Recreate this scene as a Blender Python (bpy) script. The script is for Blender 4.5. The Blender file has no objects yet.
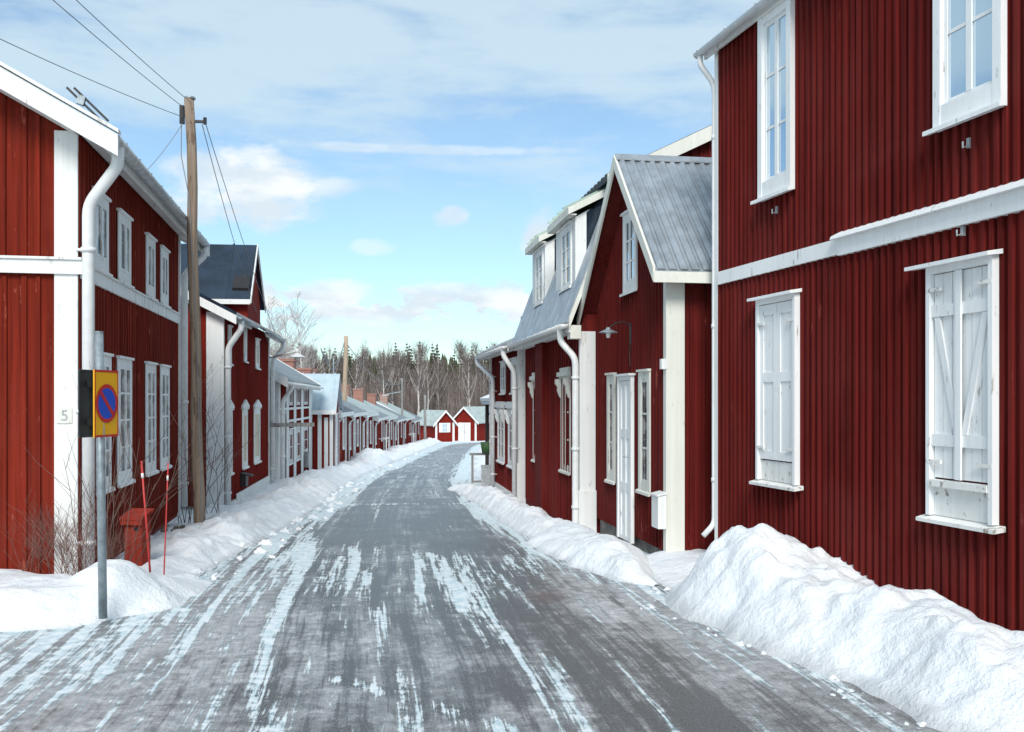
import bpy, bmesh, math, random
from mathutils import Vector, Matrix, noise
random.seed(7)
R = math.radians
scn = bpy.context.scene
C = scn.collection

# ------------------------------------------------------------------ camera
EYE = 1.6; F = 950.0; CX = 512.0; HY = 400.0
cam_d = bpy.data.cameras.new('camera'); cam = bpy.data.objects.new('camera', cam_d); C.objects.link(cam)
cam.location = (0, 0, EYE); cam.rotation_euler = (R(90), 0, 0)
cam_d.sensor_width = 36.0; cam_d.lens = 36.0*F/1024.0; cam_d.shift_y = (HY-366.0)/1024.0
cam_d.clip_start = 0.05; cam_d.clip_end = 3000
scn.camera = cam

# ------------------------------------------------------------------ world: sky and clouds
SUN_EL = 38.0; SUN_AZ = 181.0          # azimuth clockwise from +Y
w = bpy.data.worlds.new('World'); scn.world = w; w.use_nodes = True
nt = w.node_tree; nt.nodes.clear()
def N(tree, typ, **kw):
    n = tree.nodes.new(typ)
    for k, v in kw.items():
        if k == 'inp':
            for a, b in v.items(): n.inputs[a].default_value = b
        else: setattr(n, k, v)
    return n
def math_(tree, op, a, b=None, c=None, clamp=False):
    n = tree.nodes.new('ShaderNodeMath'); n.operation = op; n.use_clamp = clamp
    for i, v in enumerate((a, b, c)):
        if v is None: continue
        if isinstance(v, (int, float)): n.inputs[i].default_value = v
        else: tree.links.new(v, n.inputs[i])
    return n.outputs[0]
def mixc(tree, fac, a, b, blend='MIX'):
    n = tree.nodes.new('ShaderNodeMix'); n.data_type = 'RGBA'; n.blend_type = blend
    for s, v in ((n.inputs[0], fac), (n.inputs[6], a), (n.inputs[7], b)):
        if isinstance(v, (int, float)): s.default_value = v
        elif isinstance(v, tuple): s.default_value = (v[0], v[1], v[2], 1)
        else: tree.links.new(v, s)
    return n.outputs[2]
def smooth(tree, v, a, b, lo=0.0, hi=1.0):
    n = tree.nodes.new('ShaderNodeMapRange'); n.interpolation_type = 'SMOOTHSTEP'
    tree.links.new(v, n.inputs[0])
    n.inputs[1].default_value = a; n.inputs[2].default_value = b; n.inputs[3].default_value = lo; n.inputs[4].default_value = hi
    return n.outputs[0]
sky = N(nt, 'ShaderNodeTexSky', sky_type='NISHITA', sun_disc=False, sun_elevation=R(SUN_EL), sun_rotation=R(SUN_AZ),
        altitude=50, air_density=1.0, dust_density=0.6, ozone_density=1.6)
tc = N(nt, 'ShaderNodeTexCoord'); sp = N(nt, 'ShaderNodeSeparateXYZ'); nt.links.new(tc.outputs['Generated'], sp.inputs[0])
az = math_(nt, 'MULTIPLY', math_(nt, 'ARCTAN2', sp.outputs[0], sp.outputs[1]), 57.29578)
el = math_(nt, 'MULTIPLY', math_(nt, 'ARCSINE', sp.outputs[2]), 57.29578)
def wnoise(sx, sy, detail, rough, off=(0, 0), dist=0.0):
    c = N(nt, 'ShaderNodeCombineXYZ')
    nt.links.new(math_(nt, 'MULTIPLY_ADD', az, sx, off[0]), c.inputs[0])
    nt.links.new(math_(nt, 'MULTIPLY_ADD', el, sy, off[1]), c.inputs[1])
    n = N(nt, 'ShaderNodeTexNoise', inp={'Scale': 1.0, 'Detail': detail, 'Roughness': rough, 'Distortion': dist})
    nt.links.new(c.outputs[0], n.inputs['Vector']); return n.outputs[0]
n1 = wnoise(.045, .22, 7, .55, (3.1, 1.7), .25)        # long thin streaks
n2 = wnoise(.10, .32, 8, .6, (9.3, 4.2), .2)           # soft banks
n3 = wnoise(.30, .55, 8, .62, (5.5, 2.0))              # cumulus detail
cir = math_(nt, 'ADD', math_(nt, 'MULTIPLY', n1, .6), math_(nt, 'MULTIPLY', n2, .4))
high = smooth(nt, el, 13.0, 19.0)                     # more veil high up
cir = smooth(nt, math_(nt, 'ADD', cir, math_(nt, 'MULTIPLY', high, .17)), .47, .70)
cir = math_(nt, 'MAXIMUM', math_(nt, 'MULTIPLY', cir, .82), math_(nt, 'MULTIPLY', n2, .40))
band = math_(nt, 'MULTIPLY', smooth(nt, el, 3.8, 5.2), smooth(nt, el, 8.0, 6.0))
cum = smooth(nt, math_(nt, 'ADD', n3, math_(nt, 'MULTIPLY', band, .16)), .60, .68)
cum = math_(nt, 'MULTIPLY', cum, band)
def puff(a0, e0, ra, re, amp=1.0):
    dx = math_(nt, 'DIVIDE', math_(nt, 'SUBTRACT', az, a0), ra)
    dy = math_(nt, 'DIVIDE', math_(nt, 'SUBTRACT', el, e0), re)
    r2 = math_(nt, 'ADD', math_(nt, 'MULTIPLY', dx, dx), math_(nt, 'MULTIPLY', dy, dy))
    v = math_(nt, 'SUBTRACT', math_(nt, 'MULTIPLY_ADD', n3, 2.6, -.55), r2)
    return math_(nt, 'MULTIPLY', smooth(nt, v, -.25, .65), amp)
tot = cum
for a in ((-15.0, 12.6, 4.2, 2.3, 1.0), (-14.2, 10.9, 3.0, 1.5, 1.0), (-11.0, 12.4, 2.3, .7, .5), (-18.5, 12.0, 2.0, 2.4, .8), (-3.7, 11.0, 1.3, .75, .75),
          (-8.3, 9.0, 1.6, .6, .4), (2.0, 9.8, 1.6, 1.6, .95), (-10.5, 6.4, 3.0, .9, .8), (-4.5, 6.2, 3.2, 1.0, .75), (0.5, 5.6, 3.0, 1.0, .7),
          (-36, 14, 7, 3, .9), (30, 12, 8, 3, .9), (70, 20, 12, 5, .9), (-75, 22, 12, 6, .9), (-5, 14.7, 11, .35, .45)):
    tot = math_(nt, 'MAXIMUM', tot, puff(*a))
sh = wnoise(.25, .6, 5, .5, (1.0, 8.0))
veil_col = (5.5, 6.8, 7.5)
tinted = mixc(nt, 1.0, sky.outputs[0], (1.14, 1.34, 1.38), 'MULTIPLY')
c1 = mixc(nt, cir, tinted, veil_col)
c2 = mixc(nt, tot, c1, mixc(nt, smooth(nt, sh, .4, .62), (6.0, 6.9, 7.6), (7.9, 8.3, 8.5)))
bg = N(nt, 'ShaderNodeBackground'); bg.inputs[1].default_value = 0.10
nt.links.new(c2, bg.inputs[0])
wo = N(nt, 'ShaderNodeOutputWorld'); nt.links.new(bg.outputs[0], wo.inputs[0])

# ------------------------------------------------------------------ sun behind thin cloud
sd = bpy.data.lights.new('sun', 'SUN'); sd.energy = 2.5; sd.angle = R(24); sd.color = (1.0, .95, .88)
so = bpy.data.objects.new('sun', sd); C.objects.link(so)
a_, e_ = R(SUN_AZ), R(SUN_EL)
dv = Vector((math.sin(a_)*math.cos(e_), math.cos(a_)*math.cos(e_), math.sin(e_)))
so.rotation_euler = dv.to_track_quat('Z', 'Y').to_euler(); so.location = (5, -10, 20)

scn.view_settings.view_transform = 'Standard'; scn.view_settings.look = 'None'
scn.view_settings.exposure = 0.30; scn.view_settings.gamma = 1.0; scn.view_settings.use_curve_mapping = False
scn.render.engine = 'CYCLES'

# ------------------------------------------------------------------ materials
MATS = {}
def newmat(name):
    m = bpy.data.materials.new(name); m.use_nodes = True
    t = m.node_tree; t.nodes.clear()
    p = N(t, 'ShaderNodeBsdfPrincipled'); o = N(t, 'ShaderNodeOutputMaterial'); t.links.new(p.outputs[0], o.inputs[0])
    MATS[name] = m
    return m, t, p
def tnoise(t, scale=(1, 1, 1), detail=4, rough=.55, coord='Object', dist=0.0, s=1.0):
    c = N(t, 'ShaderNodeTexCoord'); mp = N(t, 'ShaderNodeMapping'); mp.inputs['Scale'].default_value = scale
    t.links.new(c.outputs[coord], mp.inputs[0])
    n = N(t, 'ShaderNodeTexNoise', inp={'Scale': s, 'Detail': detail, 'Roughness': rough, 'Distortion': dist})
    t.links.new(mp.outputs[0], n.inputs['Vector']); return n.outputs[0]
def bump(t, p, h, strength=.3, dist=.01):
    b = N(t, 'ShaderNodeBump', inp={'Strength': strength, 'Distance': dist}); t.links.new(h, b.inputs['Height'])
    t.links.new(b.outputs[0], p.inputs['Normal'])
def painted_wood(name, col, var=.35, rough=.85, wear=0.0, wearcol=(.30, .25, .20), streak=22, wscale=(14, 14, 3)):
    m, t, p = newmat(name)
    st = tnoise(t, (streak, streak, .55), 6, .6)
    big = tnoise(t, (.9, .9, .7), 5, .6, dist=.4)
    fine = tnoise(t, (90, 90, 9), 3, .6)
    dark = tuple(c*(1-var) for c in col); lite = tuple(min(1, c*(1+var*.9)) for c in col)
    c = mixc(t, smooth(t, st, .30, .70), dark, lite)
    c = mixc(t, math_(t, 'MULTIPLY', smooth(t, big, .40, .72), .7), c, tuple(min(1, x*1.15+.012) for x in col))
    c = mixc(t, math_(t, 'MULTIPLY', smooth(t, fine, .45, .75), .18), c, dark)
    if wear > 0:
        wn = tnoise(t, wscale, 8, .68)
        wb = tnoise(t, (2.0, 2.0, 1.4), 4, .6)
        v = math_(t, 'ADD', wn, math_(t, 'MULTIPLY', wb, .35))
        c = mixc(t, smooth(t, v, .90-wear, .95-wear), c, wearcol)
    t.links.new(c, p.inputs['Base Color']); p.inputs['Roughness'].default_value = rough
    p.inputs['Specular IOR Level'].default_value = .12
    bump(t, p, math_(t, 'ADD', st, math_(t, 'MULTIPLY', fine, .5)), .35, .006)
    return m
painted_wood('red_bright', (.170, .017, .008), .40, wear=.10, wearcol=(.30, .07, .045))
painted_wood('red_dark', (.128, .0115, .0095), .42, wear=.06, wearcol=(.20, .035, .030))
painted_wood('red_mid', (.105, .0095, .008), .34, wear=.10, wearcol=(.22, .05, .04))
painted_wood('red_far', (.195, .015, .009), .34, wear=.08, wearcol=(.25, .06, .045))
painted_wood('red_box', (.27, .035, .022), .25)
painted_wood('white', (.76, .77, .76), .05, .6, wear=.12, wearcol=(.52, .50, .47))
painted_wood('white_worn', (.82, .83, .83), .04, .6, wear=.095, wearcol=(.45, .43, .41), wscale=(30, 30, 5))
painted_wood('white_peel', (.76, .76, .74), .08, .7, wear=.15, wearcol=(.34, .30, .26), wscale=(22, 22, 14))
painted_wood('cream', (.72, .66, .52), .10, .7, wear=.10, wearcol=(.60, .50, .36))
painted_wood('cream_white', (.70, .70, .64), .06, .65, wear=.10, wearcol=(.5, .48, .42))
painted_wood('pole_wood', (.27, .205, .155), .34, .9, wear=.18, wearcol=(.17, .12, .09), streak=30)
painted_wood('pole_light', (.42, .32, .235), .25, .9, wear=.12, wearcol=(.26, .19, .14), streak=30)
painted_wood('grey_wood', (.26, .25, .24), .3, .9)
painted_wood('dark_wood', (.05, .04, .04), .3, .9)
def simple(name, col, rough=.5, metal=0.0, var=.12, nscale=6, spec=.5, detail=5, bmp=0.0):
    m, t, p = newmat(name)
    n = tnoise(t, (nscale,)*3, detail, .6)
    c = mixc(t, smooth(t, n, .3, .7), tuple(x*(1-var) for x in col), tuple(min(1, x*(1+var)) for x in col))
    t.links.new(c, p.inputs['Base Color']); p.inputs['Roughness'].default_value = rough
    p.inputs['Metallic'].default_value = metal; p.inputs['Specular IOR Level'].default_value = spec
    if bmp: bump(t, p, n, bmp, .01)
    return m
simple('pipe_white', (.74, .75, .75), .4, 0, .06, 9)
simple('pipe_grey', (.40, .42, .43), .45, .3, .2, 14)
simple('galv', (.30, .35, .38), .42, .45, .25, 12)
simple('roof_metal', (.33, .37, .41), .42, .35, .18, 5)
simple('roof_bluewhite', (.50, .60, .66), .45, .15, .10, 3)
simple('roof_green', (.36, .46, .40), .5, .1, .14, 4)
simple('roof_dark', (.018, .032, .055), .16, .2, .4, 2.5, .8)
simple('roof_felt', (.085, .10, .12), .7, 0, .3, 5)
simple('roof_felt_pale', (.22, .25, .27), .65, 0, .25, 4)
simple('roof_paleg', (.42, .48, .46), .6, 0, .2, 3)
simple('black', (.015, .015, .017), .5, 0, .2, 8)
simple('sign_back', (.055, .062, .068), .45, .5, .15, 6)
simple('sign_yellow', (.83, .42, .004), .35, 0, .04, 6)
simple('sign_red', (.52, .02, .015), .35, 0, .06, 6)
simple('sign_blue', (.006, .07, .50), .35, 0, .05, 6)
simple('stake_red', (.62, .045, .04), .4, 0, .1, 20)
simple('reflector', (.85, .82, .80), .3, 0, .05, 20)
simple('stone', (.16, .15, .14), .9, 0, .4, 7, bmp=.5)
simple('twig', (.13, .085, .07), .9, 0, .3, 30)
simple('twig_red', (.17, .085, .07), .9, 0, .3, 30)
simple('bark_mauve', (.165, .125, .120), .9, 0, .25, 3)
simple('twig_far', (.178, .143, .130), .9, 0, .35, .6)
simple('green_tub', (.05, .13, .04), .6, 0, .2, 6)
simple('dirt', (.13, .11, .085), .95, 0, .5, 14, bmp=.6)
simple('bulb', (.75, .75, .72), .1, 0, .02, 6)
# brick
m, t, p = newmat('brick'); tcn = N(t, 'ShaderNodeTexCoord')
br = N(t, 'ShaderNodeTexBrick', inp={'Scale': 4.0, 'Color1': (.36, .13, .085, 1), 'Color2': (.26, .085, .06, 1), 'Mortar': (.40, .34, .31, 1), 'Mortar Size': .02})
mp = N(t, 'ShaderNodeMapping'); mp.inputs['Rotation'].default_value = (R(90), 0, 0)
t.links.new(tcn.outputs['Object'], mp.inputs[0]); t.links.new(mp.outputs[0], br.inputs['Vector'])
t.links.new(mixc(t, .35, br.outputs[0], mixc(t, tnoise(t, (5, 5, 5)), (.2, .09, .07), (.45, .28, .22))), p.inputs['Base Color']); p.inputs['Roughness'].default_value = .9
# birch bark
m, t, p = newmat('birch_bark'); n = tnoise(t, (.8, .8, 3.5), 6, .7)
t.links.new(mixc(t, smooth(t, n, .52, .62), (.52, .48, .45), (.10, .08, .07)), p.inputs['Base Color']); p.inputs['Roughness'].default_value = .8
# spruce
m, t, p = newmat('spruce_green'); n = tnoise(t, (1.3,)*3, 5, .6)
oi = N(t, 'ShaderNodeObjectInfo')
cc = mixc(t, smooth(t, n, .35, .65), (.035, .048, .028), (.085, .100, .050))
t.links.new(mixc(t, oi.outputs['Random'], cc, mixc(t, n, (.05, .062, .035), (.12, .125, .06))), p.inputs['Base Color']); p.inputs['Roughness'].default_value = .9
# glass
m, t, p = newmat('glass'); gn = tnoise(t, (1.3, 1.3, .9), 3, .5)
p.inputs['Base Color'].default_value = (.58, .68, .76, 1); p.inputs['Metallic'].default_value = .85; p.inputs['Roughness'].default_value = .03
p.inputs['IOR'].default_value = 2.1; p.inputs['Specular IOR Level'].default_value = .9
bump(t, p, gn, .12, .02)
m, t, p = newmat('glass_pale'); gn = tnoise(t, (3, 3, 5), 4, .6)
t.links.new(mixc(t, smooth(t, gn, .45, .58), (.05, .06, .07), (.45, .44, .42)), p.inputs['Base Color']); p.inputs['Roughness'].default_value = .12
# snow
def snowmat(name, dirt=.25):
    m, t, p = newmat(name)
    a = tnoise(t, (1, 1, 1), 8, .62, s=2.2); b = tnoise(t, (1, 1, 1), 6, .65, s=13); f = tnoise(t, (1, 1, 1), 3, .6, s=70)
    d = tnoise(t, (1, 1, 1), 6, .7, s=1.1)
    c = mixc(t, smooth(t, a, .3, .7), (.80, .84, .89), (.89, .91, .93))
    c = mixc(t, math_(t, 'MULTIPLY', smooth(t, d, .50, .72), dirt), c, (.55, .56, .57))
    g = N(t, 'ShaderNodeTexCoord')
    c = mixc(t, math_(t, 'MULTIPLY', smooth(t, f, .68, .74), dirt*1.6), c, (.30, .27, .24))
    at = N(t, 'ShaderNodeAttribute', attribute_name='toe')
    edge = smooth(t, math_(t, 'ADD', at.outputs['Fac'], math_(t, 'MULTIPLY_ADD', b, .5, -.25)), .35, 1.0)
    c = mixc(t, math_(t, 'MULTIPLY', edge, .8), c, mixc(t, b, (.34, .35, .36), (.62, .64, .66)))
    t.links.new(c, p.inputs['Base Color']); p.inputs['Roughness'].default_value = .65; p.inputs['Specular IOR Level'].default_value = .3
    h = math_(t, 'ADD', math_(t, 'MULTIPLY', a, 1.5), math_(t, 'ADD', math_(t, 'MULTIPLY', b, .8), math_(t, 'MULTIPLY', f, .16)))
    bump(t, p, h, .75, .05)
    return m
snowmat('snow', .38); snowmat('snow_ground', .4)
# road: asphalt under ice and packed snow (coverage attribute laid on the mesh in metres)
m, t, p = newmat('road')
cov = N(t, 'ShaderNodeAttribute', attribute_name='cov'); ice = N(t, 'ShaderNodeAttribute', attribute_name='ice')
uvn = lambda sc, d, r, s=1.0, dist=0.0: tnoise(t, sc, d, r, 'UV', dist, s)
st = uvn((11.0, .38, 1), 8, .66, dist=.12)       # streaks along the road
st2 = uvn((46, 2.2, 1), 5, .65)
pa = tnoise(t, (1, 1, 0), 8, .68, s=1.6)
cr = tnoise(t, (1, 1, 0), 6, .7, s=11)
fi = tnoise(t, (1, 1, 0), 4, .7, s=75)
v = math_(t, 'ADD', math_(t, 'MULTIPLY', st, .85), math_(t, 'ADD', math_(t, 'MULTIPLY', cr, .26), math_(t, 'ADD', math_(t, 'MULTIPLY', st2, .42), math_(t, 'MULTIPLY', fi, .22))))
v = math_(t, 'SUBTRACT', v, .875)                # about -.35..+.35
sn = smooth(t, math_(t, 'ADD', cov.outputs['Fac'], math_(t, 'MULTIPLY', v, 4.6)), .31, .68)
icv = math_(t, 'ADD', ice.outputs['Fac'], math_(t, 'MULTIPLY', math_(t, 'ADD', v, math_(t, 'MULTIPLY_ADD', pa, .6, -.30)), 3.2))
im = smooth(t, icv, -.10, 1.0)
asph = mixc(t, smooth(t, fi, .4, .65), (.065, .066, .070), (.17, .172, .175))
icec = mixc(t, smooth(t, cr, .35, .65), (.35, .355, .37), (.66, .67, .69))
c = mixc(t, im, asph, icec)
snowc = mixc(t, smooth(t, cr, .38, .62), (.53, .67, .73), (.80, .86, .89))
c = mixc(t, sn, c, snowc)
red = N(t, 'ShaderNodeAttribute', attribute_name='rust')
c = mixc(t, math_(t, 'MULTIPLY', red.outputs['Fac'], smooth(t, cr, .35, .6)), c, (.20, .10, .09))
t.links.new(c, p.inputs['Base Color'])
ro = smooth(t, math_(t, 'ADD', sn, math_(t, 'MULTIPLY', fi, .6)), .1, 1.0, .25, .72)
t.links.new(ro, p.inputs['Roughness']); p.inputs['Specular IOR Level'].default_value = .45
h = math_(t, 'ADD', math_(t, 'MULTIPLY', sn, .8), math_(t, 'ADD', math_(t, 'MULTIPLY', cr, .7), math_(t, 'ADD', math_(t, 'MULTIPLY', fi, .35), math_(t, 'MULTIPLY', st, .6))))
bump(t, p, h, .8, .018)

# ------------------------------------------------------------------ helpers
def link(name, me, mat, parent=None, smooth_=False):
    o = bpy.data.objects.new(name, me); C.objects.link(o)
    if mat: me.materials.append(MATS[mat] if isinstance(mat, str) else mat)
    if parent is not None: o.parent = parent
    if smooth_:
        for f in me.polygons: f.use_smooth = True
    return o
def tag(o, label=None, cat=None, group=None, kind=None):
    if label: o['label'] = label
    if cat: o['category'] = cat
    if group: o['group'] = group
    if kind: o['kind'] = kind
    return o
def empty(name, loc, rz=0.0):
    o = bpy.data.objects.new(name, None); C.objects.link(o); o.location = loc; o.rotation_euler = (0, 0, rz); o.empty_display_size = .2
    return o
SPLIT = {'barge_board', 'hinges', 'corner_board', 'post', 'brace', 'hinge', 'gable_trim', 'shutter'}
class MB:
    def __init__(s, f=None): s.v = []; s.f = []; s.fn = f; s.pc = []
    def add(s, vs, fs):
        b = len(s.v)
        s.v += [tuple(s.fn(*q)) if s.fn else tuple(q) for q in vs]
        f0 = len(s.f); s.f += [tuple(b+i for i in q) for q in fs]; s.pc.append((b, len(s.v), f0, len(s.f)))
        return s
    def box(s, x0, x1, y0, y1, z0, z1):
        return s.add([(x0,y0,z0),(x1,y0,z0),(x1,y1,z0),(x0,y1,z0),(x0,y0,z1),(x1,y0,z1),(x1,y1,z1),(x0,y1,z1)],
              [(0,3,2,1),(4,5,6,7),(0,1,5,4),(1,2,6,5),(2,3,7,6),(3,0,4,7)])
    def hexa(s, a, b):        # two 4-point loops joined
        return s.add(list(a)+list(b), [(3,2,1,0),(4,5,6,7),(0,1,5,4),(1,2,6,5),(2,3,7,6),(3,0,4,7)])
    def prism(s, poly, vec):  # polygon extruded by vec
        n = len(poly); vx = Vector(vec)
        return s.add([tuple(q) for q in poly]+[tuple(Vector(q)+vx) for q in poly],
              [tuple(range(n-1, -1, -1)), tuple(range(n, 2*n))]+[(i, (i+1) % n, n+(i+1) % n, n+i) for i in range(n)])
    def tube(s, pts, r, seg=8, r1=None):
        pts = [Vector(q) for q in pts]; n = len(pts); vs = []; 
        up = None
        for i, q in enumerate(pts):
            d = (pts[min(i+1, n-1)]-pts[max(i-1, 0)]).normalized()
            if up is None: up = Vector((0, 0, 1)) if abs(d.z) < .9 else Vector((1, 0, 0))
            a = d.cross(up)
            if a.length < 1e-4: a = d.cross(Vector((0, 1, 0)))
            a.normalize(); b = d.cross(a).normalized(); up = -b if False else a.cross(d)
            rr = r if r1 is None else r+(r1-r)*i/(n-1)
            vs += [tuple(q+a*math.cos(2*math.pi*k/seg)*rr+b*math.sin(2*math.pi*k/seg)*rr) for k in range(seg)]
        fs = [(i*seg+k, i*seg+(k+1) % seg, (i+1)*seg+(k+1) % seg, (i+1)*seg+k) for i in range(n-1) for k in range(seg)]
        fs += [tuple(range(seg-1, -1, -1)), tuple(range((n-1)*seg, n*seg))]
        return s.add(vs, fs)
    def bar(s, a, b, w, h):   # rectangular bar
        a = Vector(a); b = Vector(b); d = (b-a).normalized(); u = Vector((0, 0, 1)) if abs(d.z) < .9 else Vector((1, 0, 0))
        sx = d.cross(u).normalized()*w/2; sy = sx.cross(d).normalized()*h/2
        return s.hexa([a-sx-sy, a+sx-sy, a+sx+sy, a-sx+sy], [b-sx-sy, b+sx-sy, b+sx+sy, b-sx+sy])
    def build(s, name, mat, parent=None, smooth_=False, bevel=0.0):
        if name in SPLIT and len(s.pc) > 1:
            for (v0, v1, f0, f1) in s.pc:
                q = MB(); q.v = s.v[v0:v1]; q.f = [tuple(i-v0 for i in f) for f in s.f[f0:f1]]; o = q.build(name, mat, parent, smooth_, bevel)
            return o
        me = bpy.data.meshes.new(name); me.from_pydata(s.v, [], s.f); me.update()
        bm = bmesh.new(); bm.from_mesh(me); bmesh.ops.recalc_face_normals(bm, faces=bm.faces)
        if bevel: bmesh.ops.bevel(bm, geom=list(bm.edges), offset=bevel, segments=1, affect='EDGES', clamp_overlap=True)
        bm.to_mesh(me); bm.free()
        return link(name, me, mat, parent, smooth_)
def interp(tab, x):
    if x <= tab[0][0]: return tab[0][1]
    for (a, b), (c, d) in zip(tab, tab[1:]):
        if x <= c:
            t_ = (x-a)/(c-a); return b+(d-b)*t_
    return tab[-1][1]
def sst(a, b, x):
    q = max(0.0, min(1.0, (x-a)/(b-a))); return q*q*(3-2*q)
GT = [(-60, .3), (0, 0), (8, 0), (11, -.05), (13, -.15), (16, -.24), (22, -.47), (30, -.78), (45, -1.27), (70, -1.95), (105, -2.95), (125, -3.4), (900, -3.4)]
def g(y): return interp(GT, y)
def px2(px, Y): return (px-CX)/F*Y
def ground(px, py):           # point of the ground seen at a pixel (planning aid)
    Y = 5.0
    for _ in range(40): Y = F*(EYE-g(Y))/(py-HY)*.5+Y*.5
    return px2(px, Y), Y

# ------------------------------------------------------------------ a house: local x runs along the street away from the camera, local y outwards
class House:
    def __init__(s, name, px, Y, vp, side, label, cat='house', group=None):
        dx, dy = (vp-CX)/F, 1.0; l = math.hypot(dx, dy); s.d = (dx/l, dy/l); s.side = side
        s.P = (px2(px, Y), Y); s.z = g(Y)
        s.n = (-s.d[1]*side, s.d[0]*side)         # outward normal (to the street)
        s.e = tag(empty(name, (s.P[0], s.P[1], s.z), math.atan2(s.d[1], s.d[0])), label, cat, group)
    def S(s, px, o=0.0):     # distance along the wall at a pixel column
        k = (px-CX)/F; ax = s.P[0]+o*s.n[0]; ay = s.P[1]+o*s.n[1]
        return (k*ay-ax)/(s.d[0]-k*s.d[1])
    def H(s, px, py, o=0.0):
        q = s.S(px, o); Y = s.P[1]+o*s.n[1]+q*s.d[1]
        return EYE+(HY-py)*Y/F-s.z
    def A(s, h): return h-s.z   # absolute height -> local
    def mb(s): return MB(lambda x, o, h: (x, o*s.side, h))
    def w(s, x, o, h): return (s.P[0]+x*s.d[0]+o*s.n[0], s.P[1]+x*s.d[1]+o*s.n[1], h+s.z)
    def battens(s, m, x0, x1, h0, h1, period=.1, bw=.035, dep=.018, o=0.0, face='street', topf=None, jit=.15, rnd=None):
        rnd = rnd or random.Random(3)
        n = max(1, int(abs(x1-x0)/period))
        for i in range(n):
            c = x0+(i+.5)*(x1-x0)/n+rnd.uniform(-jit, jit)*period; b = bw*rnd.uniform(.85, 1.15)
            if face == 'street':
                t = topf(c-b/2) if topf else h1; t2 = topf(c+b/2) if topf else h1
                if t > h0: m.add([(c-b/2, o-.004, h0), (c+b/2, o-.004, h0), (c+b*.36, o+dep, h0), (c-b*.36, o+dep, h0), (c-b/2, o-.004, t), (c+b/2, o-.004, t2), (c+b*.36, o+dep, t2), (c-b*.36, o+dep, t)],
                            [(0,3,2,1),(4,5,6,7),(0,1,5,4),(1,2,6,5),(2,3,7,6),(3,0,4,7)])
            else:   # near gable wall at local x=o, coordinates along depth
                t = topf(c) if topf else h1
                if t > h0: m.box(o-dep, o+.004, c-b/2, c+b/2, h0, t)
    def downpipe(s, pts, r=.04, name='downpipe', mat='pipe_white', clips=True):
        m = s.mb(); P = [Vector(q) for q in pts]; Q = [P[0]]
        for i in range(1, len(P)-1):
            a, b, c = P[i-1], P[i], P[i+1]; k = min(.09, (b-a).length*.4, (c-b).length*.4)
            e0 = b+(a-b).normalized()*k; e1 = b+(c-b).normalized()*k
            for j in range(5):
                t_ = j/4; Q.append(e0.lerp(b, t_).lerp(b.lerp(e1, t_), t_))
        Q.append(P[-1]); m.tube(Q, r, 10)
        for i in range(1, len(P)):
            a, b = P[i-1], P[i]
            if (b-a).length > .5 and clips:
                for t_ in (.12, .55, .9):
                    q = a.lerp(b, t_); dd = (b-a).normalized()*.02; m.tube([q-dd, q+dd], r*1.22, 10)
                    m.box(q.x-.012, q.x+.012, q.y-.10, q.y, q.z-.012, q.z+.012)
        return m.build(name, mat, s.e, True)
    def gutter(s, x0, x1, o, h, r=.055, mat='pipe_white'):
        m = s.mb(); n = 7; pr = [(o+r*math.cos(math.pi*k/n), h-r*math.sin(math.pi*k/n)) for k in range(n+1)]
        pi = [(o+r*.86*math.cos(math.pi*k/n), h-r*.86*math.sin(math.pi*k/n)) for k in range(n, -1, -1)]
        poly = [(x0, a, b) for a, b in pr+pi]; m.prism(poly, (x1-x0, 0, 0))
        k = x0+.3
        while k < x1: m.box(k-.012, k+.012, o-r, o+r+.006, h+.001, h+.008); k += .55
        for q in (x0, x1): m.prism([(q-.004, a, b) for a, b in pr], (.008, 0, 0))
        return m.build('gutter', mat, s.e, True)
    def window(s, x0, x1, h0, h1, tw=.09, rows=3, cols=2, o=.014, pane='glass', trim='white', cap=.03, sill=.028, style='plain', apron=0.0, hood=.0, d=.020):
        """trim boards > pane, sash, sill; x0<x1 outer trim"""
        m = s.mb()
        m.box(x0, x0+tw, o, o+d, h0, h1); m.box(x1-tw, x1, o, o+d, h0, h1)
        m.box(x0+tw, x1-tw, o, o+d-.003, h1-tw*1.1, h1); m.box(x0+tw, x1-tw, o, o+d-.003, h0, h0+tw*.9+apron)
        m.box(x0-cap, x1+cap, o-.01, o+d+.022, h1+.001, h1+.026)
        if style == 'pediment':
            c = (x0+x1)/2; hw = (x1-x0)/2+.06
            m.prism([(c-hw, o, h1+.03), (c+hw, o, h1+.03), (c+hw, o, h1+.07), (c, o, h1+.19), (c-hw, o, h1+.07)], (0, d+.025, 0))
        if style == 'ornate':
            m.box(x0-.05, x1+.05, o, o+d+.05, h1+.029, h1+.09); m.box(x0+.02, x1-.02, o, o+d+.02, h1+.091, h1+.15)
            for q in (x0, x1-.07):
                m.prism([(q, o+d-.001, h1-.005), (q, o+d+.085, h1-.005), (q, o+d+.085, h1-.07), (q, o+d+.05, h1-.12), (q, o+d+.055, h1-.17), (q, o+d+.02, h1-.26), (q, o+d-.001, h1-.28)], (.07, 0, 0))
        win = m.build('window', trim, s.e)
        gx0, gx1, gh0, gh1 = x0+tw, x1-tw, h0+tw*.9+apron, h1-tw*1.1
        pm = s.mb(); pm.box(gx0-.005, gx1+.005, o-.012, o+.004, gh0-.005, gh1+.005); pm.build('pane', pane, win)
        sm = s.mb(); b = .022; f0, f1 = o+.005, o+.016; fr = .03
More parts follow.
